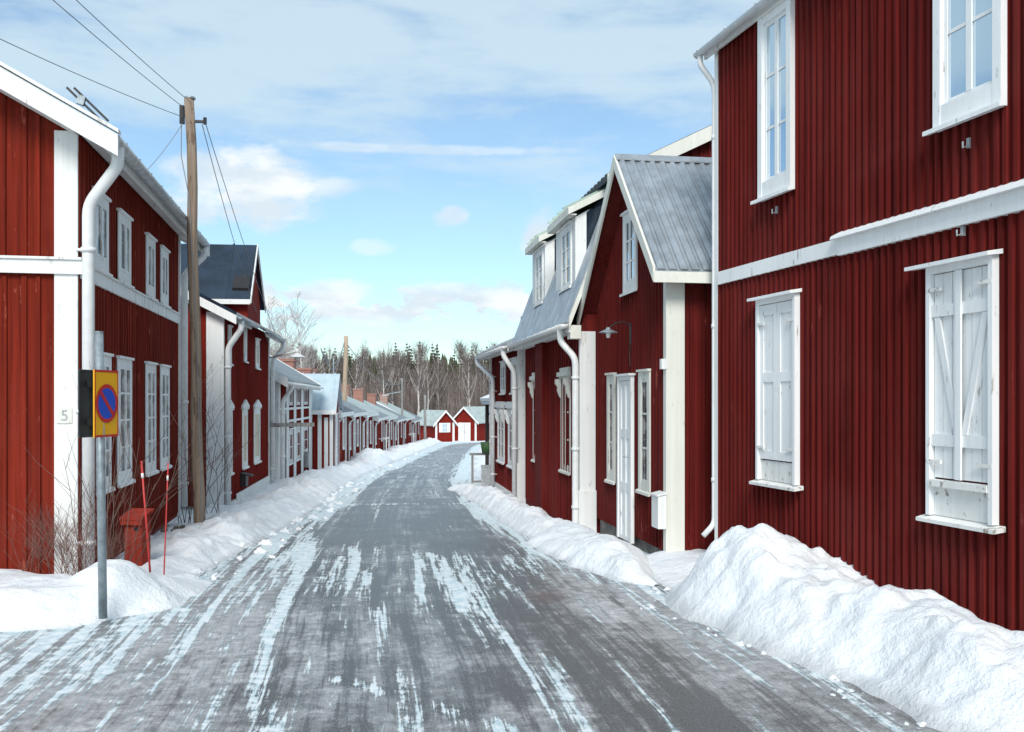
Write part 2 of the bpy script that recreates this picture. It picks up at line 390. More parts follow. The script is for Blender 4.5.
        sm.box(gx0, gx0+fr, f0, f1, gh0, gh1); sm.box(gx1-fr, gx1, f0, f1, gh0, gh1); sm.box(gx0+fr, gx1-fr, f0, f1-.002, gh0, gh0+fr); sm.box(gx0+fr, gx1-fr, f0, f1-.002, gh1-fr, gh1)
        for i in range(1, cols):
            c = gx0+(gx1-gx0)*i/cols; sm.box(c-b, c+b, f0, f1+.004, gh0+fr, gh1-fr)
        for j in range(1, rows):
            c = gh0+(gh1-gh0)*j/rows; sm.box(gx0+fr, gx1-fr, f0, f1-.004, c-.011, c+.011)
        sm.build('sash', trim, win)
        if sill:
            km = s.mb(); km.hexa([(x0-.04, o+d-.001, h0-.012), (x1+.04, o+d-.001, h0-.012), (x1+.04, o+d+sill, h0-.022), (x0-.04, o+d+sill, h0-.022)],
                                 [(x0-.04, o+d-.001, h0+.02), (x1+.04, o+d-.001, h0+.02), (x1+.04, o+d+sill, h0+.006), (x0-.04, o+d+sill, h0+.006)]); km.build('sill', trim, win)
        return win
    def door(s, x0, x1, h0, h1, tw=.07, o=.02, mat='white_worn', panels=3):
        m = s.mb()
        m.box(x0, x0+tw, o, o+.04, h0, h1); m.box(x1-tw, x1, o, o+.04, h0, h1); m.box(x0+tw, x1-tw, o, o+.038, h1-tw, h1); m.box(x0-.03, x1+.03, o-.01, o+.07, h1+.001, h1+.025)
        fr = m.build('door_frame', mat, s.e)
        dm = s.mb(); a, b = x0+tw+.004, x1-tw-.004; dm.box(a, b, o-.012, o+.012, h0, h1-tw-.004)
        n = panels; c = (a+b)/2
        for (q0, q1) in ((a, a+.07), (b-.07, b), (c-.03, c+.03)): dm.box(q0, q1, o+.0121, o+.026, h0, h1-tw-.004)
        for j in range(n+1):
            hh = h0+(h1-tw-h0)*j/n; dm.box(a+.07, b-.07, o+.0121, o+.024, max(h0, hh-.05), min(h1-tw-.004, hh+.05))
        d = dm.build('door', mat, fr)
        hm = s.mb(); hm.tube([(a+.05, o+.02, h0+.95), (a+.05, o+.07, h0+.95), (a+.13, o+.07, h0+.95)], .009, 6); hm.build('handle', 'galv', fr)
        return fr

def gable_poly(x, y0, y1, h0, he0, he1, yr, hr):   # pentagon at local x
    return [(x, y0, h0), (x, y1, h0), (x, y1, he1), (x, yr, hr), (x, y0, he0)]

# ------------------------------------------------------------------ terrain
def grid_mesh(name, xs, ys, fz, mat, parent=None, attrs=None, uv=None, sm=True, fxy=None):
    nx, ny = len(xs), len(ys); vs = []
    for j, b in enumerate(ys):
        for i, a in enumerate(xs):
            X, Y = fxy(a, b) if fxy else (a, b)
            vs.append((X, Y, fz(X, Y, a, b)))
    fs = [(j*nx+i, j*nx+i+1, (j+1)*nx+i+1, (j+1)*nx+i) for j in range(ny-1) for i in range(nx-1)]
    me = bpy.data.meshes.new(name); me.from_pydata(vs, [], fs); me.update()
    if attrs:
        for nm, fn in attrs.items():
            at = me.attributes.new(nm, 'FLOAT', 'POINT'); vals = []
            for j, b in enumerate(ys):
                for i, a in enumerate(xs):
                    q = vs[j*nx+i]; vals.append(fn(q[0], q[1], a, b))
            at.data.foreach_set('value', vals)
    if uv:
        ul = me.uv_layers.new(name='UVMap'); co = [uv(*[(q[0]), (q[1])], xs[k % nx], ys[k//nx]) for k, q in enumerate(vs)]
        flat = []
        for l in me.loops: flat += list(co[l.vertex_index])
        ul.data.foreach_set('uv', flat)
    return link(name, me, mat, parent, sm)
def frange(a, b, st):
    n = max(1, int(round((b-a)/st))); return [a+(b-a)*i/n for i in range(n+1)]
gx = [-700, -300, -120, -60]+frange(-30, 30, 3)+[60, 120, 300, 700]
gy = [-60, -30]+frange(0, 130, 2.5)+[150, 200, 300, 500, 900, 1500]
tag(grid_mesh('ground', gx, gy, lambda X, Y, a, b: g(Y)-.012, 'snow_ground'), kind='structure')

# road centre line
RC = [(-12, 1.6), (0, .2), (4.7, -.3), (7.6, -.75), (10, -1.05), (13, -1.42), (16.5, -1.82), (22, -2.35), (30, -2.95), (45, -3.5), (60, -3.85), (75, -4.15), (85, -4.1), (92, -3.2), (97, -1.0), (101, 3.0), (103.5, 9), (105, 18), (106, 32)]
path = [(c, y) for y, c in RC]
def catmull(P, n):
    out = []
    for i in range(len(P)-1):
        p0, p1, p2, p3 = P[max(i-1, 0)], P[i], P[i+1], P[min(i+2, len(P)-1)]
        for k in range(n):
            t_ = k/n
            out.append(tuple(.5*((2*p1[j])+(-p0[j]+p2[j])*t_+(2*p0[j]-5*p1[j]+4*p2[j]-p3[j])*t_**2+(-p0[j]+3*p1[j]-3*p2[j]+p3[j])*t_**3) for j in (0, 1)))
    return out+[P[-1]]
dense = catmull(path, 24)
acc = [0.0]
for a, b in zip(dense, dense[1:]): acc.append(acc[-1]+math.hypot(b[0]-a[0], b[1]-a[1]))
def along(v):
    lo, hi = 0, len(acc)-1
    v = max(0, min(acc[-1]-1e-6, v))
    while hi-lo > 1:
        mid = (lo+hi)//2
        if acc[mid] <= v: lo = mid
        else: hi = mid
    t_ = (v-acc[lo])/(acc[hi]-acc[lo]); a, b = dense[lo], dense[hi]
    lo2, hi2 = max(0, lo-6), min(len(dense)-1, hi+6)
    tx, ty = dense[hi2][0]-dense[lo2][0], dense[hi2][1]-dense[lo2][1]; l = math.hypot(tx, ty)
    return a[0]+(b[0]-a[0])*t_, a[1]+(b[1]-a[1])*t_, ty/l, -tx/l
def rpos(u, v):
    x, y, nx, ny = along(v); return x+nx*u, y+ny*u
def centre(y): return interp(RC, y)
# marks of snow and bare asphalt on the road, as polylines of ground points
def gl(pts): return [ground(*q) for q in pts]
STREAKS = [ (gl([(258, 740), (262, 700), (268, 650), (287, 595)]), .055, .80), (gl([(436, 740), (405, 692), (388, 660), (375, 615), (366, 575), (350, 545)]), .055, .62),
  (gl([(338, 680), (386, 693)]), .05, .8), (gl([(425, 705), (500, 728), (540, 745)]), .06, .5), (gl([(418, 560), (470, 600), (520, 650), (560, 700)]), .04, .45),
  (gl([(430, 548), (450, 580), (480, 625), (500, 650)]), .05, .4), (gl([(322, 560), (328, 600), (352, 665)]), .04, .45), (gl([(310, 545), (300, 575), (285, 600)]), .06, .5),
  (gl([(345, 505), (405, 504), (470, 504)]), .16, .75), (gl([(372, 490), (456, 489)]), .12, .35), (gl([(395, 477), (455, 476)]), .35, .35), (gl([(410, 466), (455, 465)]), .5, .25),
  (gl([(545, 585), (600, 640), (650, 680)]), .05, .3), (gl([(300, 520), (265, 545), (235, 580), (200, 620)]), .05, .25) ]
DARK = [ (gl([(325, 565), (333, 620), (345, 660), (352, 745)]), .09, .55), (gl([(362, 505), (366, 530), (372, 560), (385, 600), (425, 665)]), .07, .5),
  (gl([(395, 500), (385, 520), (384, 545)]), .09, .3), (gl([(425, 520), (470, 560), (540, 615), (620, 670), (700, 740)]), .28, .60), (gl([(430, 500), (455, 530), (500, 560), (560, 590)]), .22, .5),
  (gl([(600, 625), (700, 680), (830, 740)]), .16, .45), (gl([(305, 600), (296, 660), (292, 740)]), .07, .35), (gl([(470, 640), (520, 700), (560, 740)]), .12, .3), (gl([(400, 640), (440, 700), (470, 745)]), .1, .3) ]
def segd(px, py, P):
    best = 1e9
    for (ax, ay), (bx, by) in zip(P, P[1:]):
        dx, dy = bx-ax, by-ay; t_ = max(0, min(1, ((px-ax)*dx+(py-ay)*dy)/(dx*dx+dy*dy+1e-9)))
        best = min(best, (px-ax-dx*t_)**2+(py-ay-dy*t_)**2)
    return math.sqrt(best)
rs_ = random.Random(44)
for i in range(34):
    u0 = rs_.gauss(-.05, .85); va = rs_.uniform(16.5, 21.5); vb = va+rs_.uniform(1.0, 4.5); dr = rs_.uniform(-.12, .12); pp = []
    for k in range(7):
        v_ = va+(vb-va)*k/6
        if v_ < acc[-1]: pp.append(rpos(u0+dr*k/6+.03*math.sin(k+i), v_))
    (STREAKS if i % 3 else DARK).append((pp, rs_.uniform(.018, .042), rs_.uniform(.30, .62)))
for uu, am in ((-1.15, .55), (-.55, .5), (-.42, .35), (.42, .4), (.62, .55), (1.05, .4)):      # ruts that run on over the bare stretch
    STREAKS.append(([rpos(uu+.05*math.sin(k*.9+uu*5), 20.5+k*1.6) for k in range(14)], .035, am*.6))
for uu in (-.85, -.2, .2, .85):
    DARK.append(([rpos(uu+.05*math.sin(k*.7+uu*3), 17+k*1.8) for k in range(16)], .10, .30))
BOX = {}
def near(L, X, Y, wob):
    s_ = 0
    for k, (P, wd, amp) in enumerate(L):
        key = (id(L), k)
        if key not in BOX: BOX[key] = (min(q[0] for q in P)-1, max(q[0] for q in P)+1, min(q[1] for q in P)-1, max(q[1] for q in P)+1)
        b = BOX[key]
        if not (b[0] < X < b[1] and b[2] < Y < b[3]): continue
        d = segd(X+wob, Y, P); wd2 = wd*(1+.35*noise.noise(Vector((X*2, Y*1.3, k*7))))
        if d < wd2*2.2: s_ = max(s_, amp*(1-sst(wd2*.5, wd2*2.2, d)))
    return s_
def f_cov(X, Y, u, v):
    wob = .05*noise.noise(Vector((X*1.5, Y*.8, 2)))
    low = noise.noise(Vector((u*1.1, v*.22, 4)))*.22+noise.noise(Vector((u*3.3, v*.35, 7)))*.16
    c = .20+low*.8
    field = sst(6.2, 8.2, Y)*(1-sst(9.9, 10.6, Y+u*.35+.4*low))*(1-sst(.95, 1.45, abs(u+.12)))
    c += field*(.34+low*1.2)
    bare = sst(10.3, 10.9, Y+u*.35)
    c -= .12*bare
    k9 = sst(7.6, 10.4, Y+low*2); edge = k9*sst(.85, 1.35, abs(u+.02)+low*.6)+(1-k9)*sst(1.3, 2.6, abs(u)+low*.6)*.8
    if Y < 5.6 and u < 0: edge *= .3+.7*sst(4.6, 5.6, Y)
    far = sst(10, 15, Y)
    c += edge*(.34*far+.62)+.30*sst(1.7, 2.7, abs(u))*sst(5.5, 8, Y)
    if Y > 95: c += .3
    c += near(STREAKS, X, Y, wob)*.85
    c -= near(DARK, X, Y, wob)*.9
    return c
def f_ice(X, Y, u, v):
    wob = .05*noise.noise(Vector((X*1.5, Y*.8, 2)))
    c = .62+.35*noise.noise(Vector((X*.7, Y*.4, 9)))
    bare = sst(10.3, 10.9, Y+u*.35)*(1-sst(.95, 1.5, abs(u)))
    c -= bare*.30
    c += sst(1.6, 3.0, -u)*.18*(1-sst(9, 12, Y))
    c -= near(DARK, X, Y, wob)
    return c
def f_rust(X, Y, u, v):
    x, y = ground(548, 597); return .7*max(0, 1-math.hypot((X-x)/.28, (Y-y)/.35))
us = frange(-4.2, -2.8, .2)[:-1]+frange(-2.8, 2.8, .05)+frange(2.8, 4.2, .2)[1:]
vs_ = frange(6, 16, .25)[:-1]+frange(16, 34, .06)[:-1]+frange(34, 60, .2)[:-1]+frange(60, acc[-1]-.1, 1.0)
tag(grid_mesh('road', us, vs_, lambda X, Y, a, b: g(Y)+.004+.006*noise.noise(Vector((X*3, Y*1.5, 0))), 'road',
    attrs={'cov': f_cov, 'ice': f_ice, 'rust': f_rust}, uv=lambda X, Y, a, b: (a, b), fxy=rpos), kind='structure')
# side road in the left foreground
sxs = frange(-40, -8, 2)[:-1]+frange(-8, 0, .1); sys_ = frange(-8, 3, 1)[:-1]+frange(3, 8.0, .1)
def s_cov(X, Y, u, v): return .12+.2*noise.noise(Vector((X*.4, Y*1.2, 3)))+.30*sst(5.6, 6.6, Y)
def s_ice(X, Y, u, v): return .42+.35*noise.noise(Vector((X*.35, Y*1.6, 6)))+.2*sst(5.2, 6.2, Y)
tag(grid_mesh('side_road', sxs, sys_, lambda X, Y, a, b: g(Y)-.006, 'road', attrs={'cov': s_cov, 'ice': s_ice}, uv=lambda X, Y, a, b: (Y, X)), kind='structure')

# ------------------------------------------------------------------ snow banks
def fbm(X, Y, s=1.0, z=0.0):
    return (noise.noise(Vector((X*1.3*s, Y*1.3*s, z)))*.5+noise.noise(Vector((X*3.1*s, Y*3.1*s, z+5)))*.28+noise.noise(Vector((X*7.3*s, Y*7.3*s, z+9)))*.14+noise.noise(Vector((X*17*s, Y*17*s, z+3)))*.06)
def bank(name, ys, left, right, hfun, prof, stepx=.05, rough=1.0, seed=0.0, nx=None):
    """strip of ploughed snow: left(y)..right(y), cross profile prof(t) 0..1, height hfun(y)"""
    nxx = nx or max(6, int(abs(right(ys[len(ys)//2])-left(ys[len(ys)//2]))/stepx)); ts = [i/nxx for i in range(nxx+1)]
    def fxy(a, b):
        wv = .12*rough*noise.noise(Vector((b*.9, seed, 1)))+.05*rough*noise.noise(Vector((b*3.1, seed, 2)))
        L, R_ = left(b)+ (wv if left(b) < right(b) else 0), right(b)
        return L+(R_-L)*a, b
    def fz(X, Y, a, b):
        pr = prof(a); hh = hfun(b)
        n_ = fbm(X, Y, 1.0, seed)
        rid = abs(noise.noise(Vector((X*2.2, Y*2.2, seed+20))))
        return g(Y)-.03+(pr*hh*(1+.35*n_)+pr**.5*min(1, hh*4)*(.13*n_*rough+.07*rough*(.3-rid)+.035*rough*noise.noise(Vector((X*9, Y*7, seed+3)))) if pr > 0 else 0)+.03*min(1, pr*6)
    o = grid_mesh(name, ts, ys, fz, 'snow', attrs={'toe': lambda X, Y, a, b: max(0, 1-prof(a)*2.2)}, fxy=fxy)
    return tag(o, kind='structure')
def tooth(a, b): return lambda t_: sst(0, a, t_)*(1-.35*sst(b, 1, t_))
R1P = (px2(716, 9.0), 9.0)
def r1wall(y): return R1P[0]+.2653*(9.0-y)
# big pile against the right-hand house
bank('snow_bank', frange(1.0, 8.35, .035), lambda y: interp([(1.0, 3.1), (3.0, 2.55), (4.58, 2.0), (5.85, 1.62), (6.6, 1.32), (7.24, 1.06), (7.9, 1.18), (8.35, 1.45)], y), lambda y: r1wall(y)+.05,
     lambda y: interp([(1, .28), (4.0, .28), (5.2, .31), (6.0, .37), (6.6, .45), (7.1, .53), (7.45, .53), (7.85, .34), (8.35, .02)], y),
     lambda t_: sst(0, .52, t_)*(1-.30*sst(.62, 1, t_)), stepx=.028, rough=1.15, seed=1.0)
def r2wall(y): return px2(667, 9.4)-.16*(y-9.4)
def r3wall(y): return px2(583.5, 12.2)-.1495*(y-12.2)
def rwall(y): return r2wall(y) if y < 12.2 else r3wall(y)
bank('snow_bank', frange(8.15, 22.5, .06), lambda y: interp([(8.15, 1.25), (8.4, .95), (9.3, .44), (11, .12), (14.3, -.27), (19.7, -1.1), (22.5, -1.6)], y), lambda y: rwall(y)-.04 if y > 9.4 else interp([(8.15, 1.28), (8.6, 1.34), (9.4, 1.49)], y),
     lambda y: interp([(8.15, .02), (8.6, .17), (9.2, .22), (10.3, .16), (10.8, .13), (11.5, .18), (14, .20), (17, .21), (20, .17), (22.5, .08)], y), lambda t_: sst(0, .36, t_)*(1-1.0*sst(.55, 1, t_)), stepx=.045, rough=1.2, seed=4.0)
bank('snow_bank', frange(7.8, 9.6, .06), lambda y: 1.12+(8.4-y)*.1, lambda y: 2.3+(9.0-y)*.265, lambda y: interp([(7.8, .0), (8.2, .07), (8.8, .15), (9.5, .12), (9.6, .0)], y), lambda t_: sst(0, .5, t_), rough=.5, seed=5.0)
bank('snow_bank', frange(22, 96, .35), lambda y: centre(y)+1.55+.1*math.sin(y), lambda y: centre(y)+3.9, lambda y: interp([(22, .08), (24, .16), (40, .25), (96, .3)], y), lambda t_: sst(0, .35, t_)*(1-sst(.6, 1, t_)), nx=18, rough=.8, seed=6.0)
# left: low drift with the road sign, mound at the corner, then the long bank along the row
def l1wall(y): return px2(80, 8.2)-.181*(y-8.2)
def corner_h(X, Y):
    toe = interp([(-30, 6.15), (-6, 6.25), (-4.4, 6.25), (-3.4, 6.4), (-3.0, 6.6), (-2.75, 6.95), (-2.6, 7.4)], X)
    h = .20*sst(toe, toe+.65, Y)*(1-sst(-2.9, -2.45, X))*(1-.5*sst(7.6, 8.2, Y))
    r = math.hypot((X+3.12)/.62, (Y-7.45)/.62); h = max(h, .31*(1-sst(.15, 1.05, r)))
    return h
def cz(X, Y, a, b):
    h = corner_h(X, Y)
    return g(Y)-.03+h*(1+.3*fbm(X, Y, 1, 8))+min(1, h*7)*(.10*fbm(X, Y, 1.2, 9)+.03)
tag(grid_mesh('snow_bank', frange(-30, -7, .5)[:-1]+frange(-7, -2.3, .035), frange(6.0, 8.3, .035), cz, 'snow', attrs={'toe': lambda X, Y, a, b: max(0, 1-corner_h(X, Y)*14)}), kind='structure')
LW = [(8.2, -3.73), (13.4, -4.68), (16, -4.9), (22, -5.5), (30, -5.9), (36, -6.4), (54, -7.5), (66, -8.1), (104, -9.5)]
bank('snow_bank', frange(8.0, 22, .05), lambda y: interp([(8.0, -2.95), (8.6, -2.78), (10.2, -2.82), (13, -2.95), (17, -3.25), (22, -3.85)], y), lambda y: interp(LW, y)-.15,
     lambda y: interp([(8.0, .02), (8.5, .08), (9.5, .14), (10.5, .19), (12, .19), (14, .15), (18, .18), (21, .20), (22, .1)], y), lambda t_: sst(0, .35, t_)*(1-.75*sst(.45, .85, t_)), stepx=.04, rough=1.7, seed=11.0)
bank('snow_bank', frange(20.6, 104, .22), lambda y: interp([(20.6, -3.65), (30, -4.55), (45, -5.2), (75, -6.1), (88, -6.6), (104, -7.4)], y), lambda y: interp(LW, y)-.1,
     lambda y: sst(20.6, 21.8, y)*.24+.16*sst(20.6, 22, y)*noise.noise(Vector((y*.35, 0, 0)))+.35*math.exp(-((y-41)/2.0)**2), lambda t_: sst(0, .5, t_)*(1-.45*sst(.7, 1, t_)), nx=26, rough=1.6, seed=12.0)

def chunks(n, pos, smin, smax, sd_):
    rc = random.Random(sd_); m = MB()
    for i in range(n):
        x, y, z = pos(rc); r0 = smin+(smax-smin)*rc.random()**2.5; ph = rc.uniform(0, 9)
        bm = bmesh.new(); bmesh.ops.create_icosphere(bm, subdivisions=2 if r0 > .035 else 1, radius=r0)
        sc = Vector((rc.uniform(.8, 1.4), rc.uniform(.8, 1.4), rc.uniform(.55, .9)))
        vs = []
        for v_ in bm.verts:
            k_ = 1+.9*noise.noise(v_.co*(1.3/r0)+Vector((ph, 0, 0))); vs.append((x+v_.co.x*sc.x*k_, y+v_.co.y*sc.y*k_, z+v_.co.z*sc.z*k_))
        fs = [tuple(v_.index for v_ in f.verts) for f in bm.faces]; bm.free(); m.add(vs, fs)
    return m.build('snow_chunks', 'snow', None, False)
def pos_r(rc):
    y = rc.uniform(4.2, 8.2); x0 = interp([(1.0, 3.1), (3.0, 2.55), (4.58, 2.0), (5.85, 1.62), (6.6, 1.32), (7.24, 1.06), (7.9, 1.18), (8.35, 1.45)], y); return x0+rc.gauss(.02, .06), y, g(y)+.0
def pos_l(rc):
    y = rc.uniform(8.4, 60)**1.0; y = 8.4+(y-8.4)*rc.random(); x0 = interp([(8.0, -2.95), (8.6, -2.78), (10.2, -2.82), (13, -2.95), (17, -3.25), (22, -3.85), (30, -4.55), (45, -5.2), (75, -6.1)], y); return x0+rc.gauss(-.14, .26), y, g(y)+.02
def pos_r2(rc):
    y = rc.uniform(8.4, 22); x0 = interp([(8.15, 1.25), (8.4, .98), (9.3, .50), (11, .22), (14.3, -.15), (19.7, -1.0), (22.5, -1.5)], y); return x0+rc.gauss(.03, .06), y, g(y)+.0
tag(chunks(70, pos_r, .006, .030, 1), 'loose lumps of snow along the toe of the big right-hand pile', 'snow lumps', None, 'stuff')
tag(chunks(200, pos_l, .012, .07, 2), 'loose lumps of snow along the left-hand bank', 'snow lumps', None, 'stuff')
tag(chunks(60, pos_r2, .008, .035, 3), 'loose lumps of snow below the bank at the white door', 'snow lumps', None, 'stuff')

# ------------------------------------------------------------------ RIGHT 1: big house with vertical ribs, belt board, shutters
h1 = House('wooden_house', 718, 9.0, 260, +1, 'large two-storey dark red ribbed house with closed white shutters, filling the right edge', 'house')
E = h1.e; A = h1.A; LEN = 10.5; DEP = 4.2; TOP = A(4.96)
m = h1.mb(); m.box(-LEN, 0, -DEP, 0, -.3, TOP)
rr = random.Random(5)
h1.battens(m, -LEN, -.03, -.3, A(2.68), .078, .043, .0275, rnd=rr, jit=.13)
h1.battens(m, -LEN, -.03, A(2.80), TOP, .082, .044, .0275, rnd=rr, jit=.13)
m.prism([(0, -DEP, TOP), (0, 0, TOP), (0, -DEP/2, TOP+.55*DEP/2)], (-LEN, 0, 0))
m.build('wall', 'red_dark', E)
b0 = h1.S(840, .03)
m = h1.mb(); m.box(b0, -.08, 0, .045, A(2.682), A(2.80)); m.box(-LEN, b0-.002, 0, .055, A(2.67), A(2.79))
m.hexa([(-LEN, 0, A(2.791)), (b0+.03, 0, A(2.791)), (b0+.03, .10, A(2.791)), (-LEN, .10, A(2.791))], [(-LEN, 0, A(2.86)), (b0+.03, 0, A(2.86)), (b0+.03, .09, A(2.815)), (-LEN, .09, A(2.815))])
m.build('belt_board', 'white_worn', E)
m = h1.mb(); m.box(-.05, .012, -.10, .030, -.3, TOP); m.build('corner_board', 'white', E)
# roof
sl = .55; m = h1.mb(); oh = .07
for a, b in (((oh, TOP-.03-sl*0), (-DEP/2, TOP+sl*(DEP/2+oh)-.03)), ((-DEP-oh, TOP-.03), (-DEP/2, TOP+sl*(DEP/2+oh)-.03))):
    m.hexa([(-LEN-.2, a[0], a[1]), (.12, a[0], a[1]), (.12, b[0], b[1]), (-LEN-.2, b[0], b[1])], [(-LEN-.2, a[0], a[1]+.06), (.12, a[0], a[1]+.06), (.12, b[0], b[1]+.06), (-LEN-.2, b[0], b[1]+.06)])
m.build('roof', 'roof_felt', E)
m = h1.mb(); m.box(-LEN-.2, .10, oh+.002, oh+.025, TOP-.11, TOP+.02); m.box(-LEN-.2, .10, .03, oh, TOP-.075, TOP-.05)
m.build('fascia', 'white', E)
h1.gutter(-LEN-.2, .14, oh+.075, TOP-.05, .045)
h1.downpipe([(.08, oh+.075, TOP-.09), (.08, oh+.075, TOP-.17), (.045, .012, TOP-.36), (.045, .012, .44), (.045, .13, .33)], .027)
def r1window(x0p, x1p, hb, ht, rows):
    x1, x0 = h1.S(x0p, .075), h1.S(x1p, .0)
    return h1.window(x0, x1, A(hb), A(ht), tw=.066, rows=rows, cols=2, o=.026, pane='glass', trim='white_worn', apron=.09, cap=.0, sill=.045, d=.045)
r1window(757, 798, 3.30, 4.86, 3); r1window(932, 1011, 3.30, 4.86, 3); 
h1.window(-8.3, -7.5, A(3.3), A(4.9), tw=.085, rows=3, o=.026, trim='white_worn', apron=.13, cap=0)
def shutters(x0p, x1p, hb, ht, kind, xx=None, hood=0.0):
    x1, x0 = (h1.S(x0p, .08), h1.S(x1p, .0)) if xx is None else xx
    o = .026; m = h1.mb(); tw = .035
    hb, ht = A(hb), A(ht)
    m.box(x0, x0+tw, o, o+.05, hb, ht); m.box(x1-tw, x1, o, o+.05, hb, ht); m.box(x0+tw, x1-tw, o, o+.048, ht-.05, ht)
    win = m.build('shutter_frame', 'white_worn', h1.e)
    ap = .24 if kind == 'brace' else .18
    k = h1.mb(); k.box(x0+tw+.002, x1-tw-.002, o-.01, o+.012, hb, hb+ap-.012)
    if kind == 'brace': k.box(x0+tw+.002, x1-tw-.002, o+.0121, o+.06, hb+ap-.055, hb+ap-.013)
    k.build('apron_board', 'white_peel', win)
    c = (x0+x1)/2; s0, s1 = hb+ap, ht-.055
    for (a, b, sg) in ((x0+tw+.004, c-.003, 1), (c+.003, x1-tw-.004, -1)):
        q = h1.mb(); nb = 3
        for i in range(nb):
            w_ = (b-a)/nb; q.box(a+i*w_+.0025, a+(i+1)*w_-.0025, o-.008, o+.014+.002*(i % 2), s0, s1)
        if kind == 'brace':
            hi_ = s1-.27; lo_ = s0+.20
            q.box(a, b, o+.017, o+.034, hi_, hi_+.075); q.box(a, b, o+.017, o+.034, lo_, lo_+.075)
            p0 = (a+.04 if sg > 0 else b-.04, hi_-.002); p1 = (b-.03 if sg > 0 else a+.03, lo_+.077)
            dd = .024
            q.hexa([(p0[0]-dd, o+.017, p0[1]), (p0[0]+dd, o+.017, p0[1]), (p1[0]+dd, o+.017, p1[1]), (p1[0]-dd, o+.017, p1[1])], [(p0[0]-dd, o+.030, p0[1]), (p0[0]+dd, o+.030, p0[1]), (p1[0]+dd, o+.030, p1[1]), (p1[0]-dd, o+.030, p1[1])])
            hg = (s0+.10, s1-.10)
        else:
            for (y0, y1) in ((s0, s0+.07), (s0+(s1-s0)*.5, s0+(s1-s0)*.5+.08), (s1-.09, s1)): q.box(a+.05, b-.05, o+.0165, o+.027, y0, y1)
            q.box(a, a+.05, o+.0165, o+.027, s0, s1); q.box(b-.05, b, o+.0165, o+.027, s0, s1)
            hg = (s0+.10, s1-.16)
        lf = q.build('shutter_leaf', 'white_worn', win, bevel=.0)
        e = a if sg > 0 else b
    hm = h1.mb()
    for hh in hg:
        for e, sg in ((x0+tw, 1), (x1-tw, -1)): hm.box(min(e-sg*.03, e+sg*.10), max(e-sg*.03, e+sg*.10), o+.0345, o+.052, hh-.01, hh+.012)
    hm.build('hinge', 'white_peel', win)
    if kind == 'brace':
        cm = h1.mb(); cm.box(c-.025, c+.025, o+.0345, o+.048, s0, s1); cm.build('cover_strip', 'white_worn', win)
    sm = h1.mb(); sm.hexa([(x0-.05, o, hb-.035), (x1+.05, o, hb-.035), (x1+.05, o+.085, hb-.045), (x0-.05, o+.085, hb-.045)], [(x0-.05, o, hb-.002), (x1+.05, o, hb-.002), (x1+.05, o+.085, hb-.022), (x0-.05, o+.085, hb-.022)])
    sm.build('sill', 'white_peel', win)
    lm = h1.mb(); e = .05+hood
    lm.hexa([(x0-.03, o, ht+.001), (x1+e, o, ht+.001), (x1+e, o+.11, ht-.012), (x0-.03, o+.11, ht-.012)], [(x0-.03, o, ht+.03), (x1+e, o, ht+.03), (x1+e, o+.11, ht+.012), (x0-.03, o+.11, ht+.012)])
    lm.build('hood_board', 'white_worn', win)
shutters(755, 803, .92, 2.46, 'panel', hood=-.01)
shutters(925, 1003, .87, 2.45, 'brace', hood=.08)
shutters(0, 0, .9, 2.45, 'panel', xx=(-6.9, -6.1)); shutters(0, 0, .9, 2.45, 'panel', xx=(-9.3, -8.5))
for (pxx, pyy) in ((969, 143), (963, 231), (777, 210)):
    m = h1.mb(); q = h1.S(pxx, .03); hh = h1.H(pxx, pyy, .03); m.box(q-.012, q+.012, .02, .04, hh-.03, hh+.03); m.tube([(q, .04, hh-.02), (q, .075, hh-.03), (q, .075, hh+.005)], .006, 6)
    m.build('hook', 'pipe_grey', E)

# ------------------------------------------------------------------ RIGHT 2: small gable-fronted house with corrugated roof
h2 = House('gabled_house', 667, 9.4, 360, +1, 'narrow dark red gable-fronted house with grey corrugated metal roof and white panelled door', 'house')
A = h2.A; L2_ = h2.S(597.5); DEP = 3.4
s_n = (9.15-9.4)/h2.d[1]; s_r = (10.57-9.4)/h2.d[1]; s_f = (12.38-9.4)/h2.d[1]
hn, hr, hf = A(2.83), A(4.26), A(2.58)
def under(x): return hn+(hr-hn)*(x-s_n)/(s_r-s_n)-.03 if x < s_r else hr+(hf-hr)*(x-s_r)/(s_f-s_r)-.03
m = h2.mb(); m.prism([(0, 0, .12), (L2_, 0, .12), (L2_, 0, under(L2_)), (s_r, 0, under(s_r)), (0, 0, under(0))], (0, -DEP, 0))
h2.battens(m, 0.0, L2_, .12, 3, .085, .035, .018, topf=lambda x: under(x)-.005, rnd=rr)
h2.battens(m, -DEP, -.17, .12, under(0)-.02, .13, .03, .018, o=0, face='gable', rnd=rr)
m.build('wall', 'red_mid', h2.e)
m = h2.mb(); m.box(.03, L2_-.02, -DEP+.05, -.03, -.4, .115); m.build('plinth', 'stone', h2.e)
m = h2.mb(); m.box(-.035, -.002, -.17, .022, .05, under(0)-.02); m.box(-.001, .05, .0, .022, .05, under(0)-.02); m.build('corner_board', 'cream_white', h2.e)
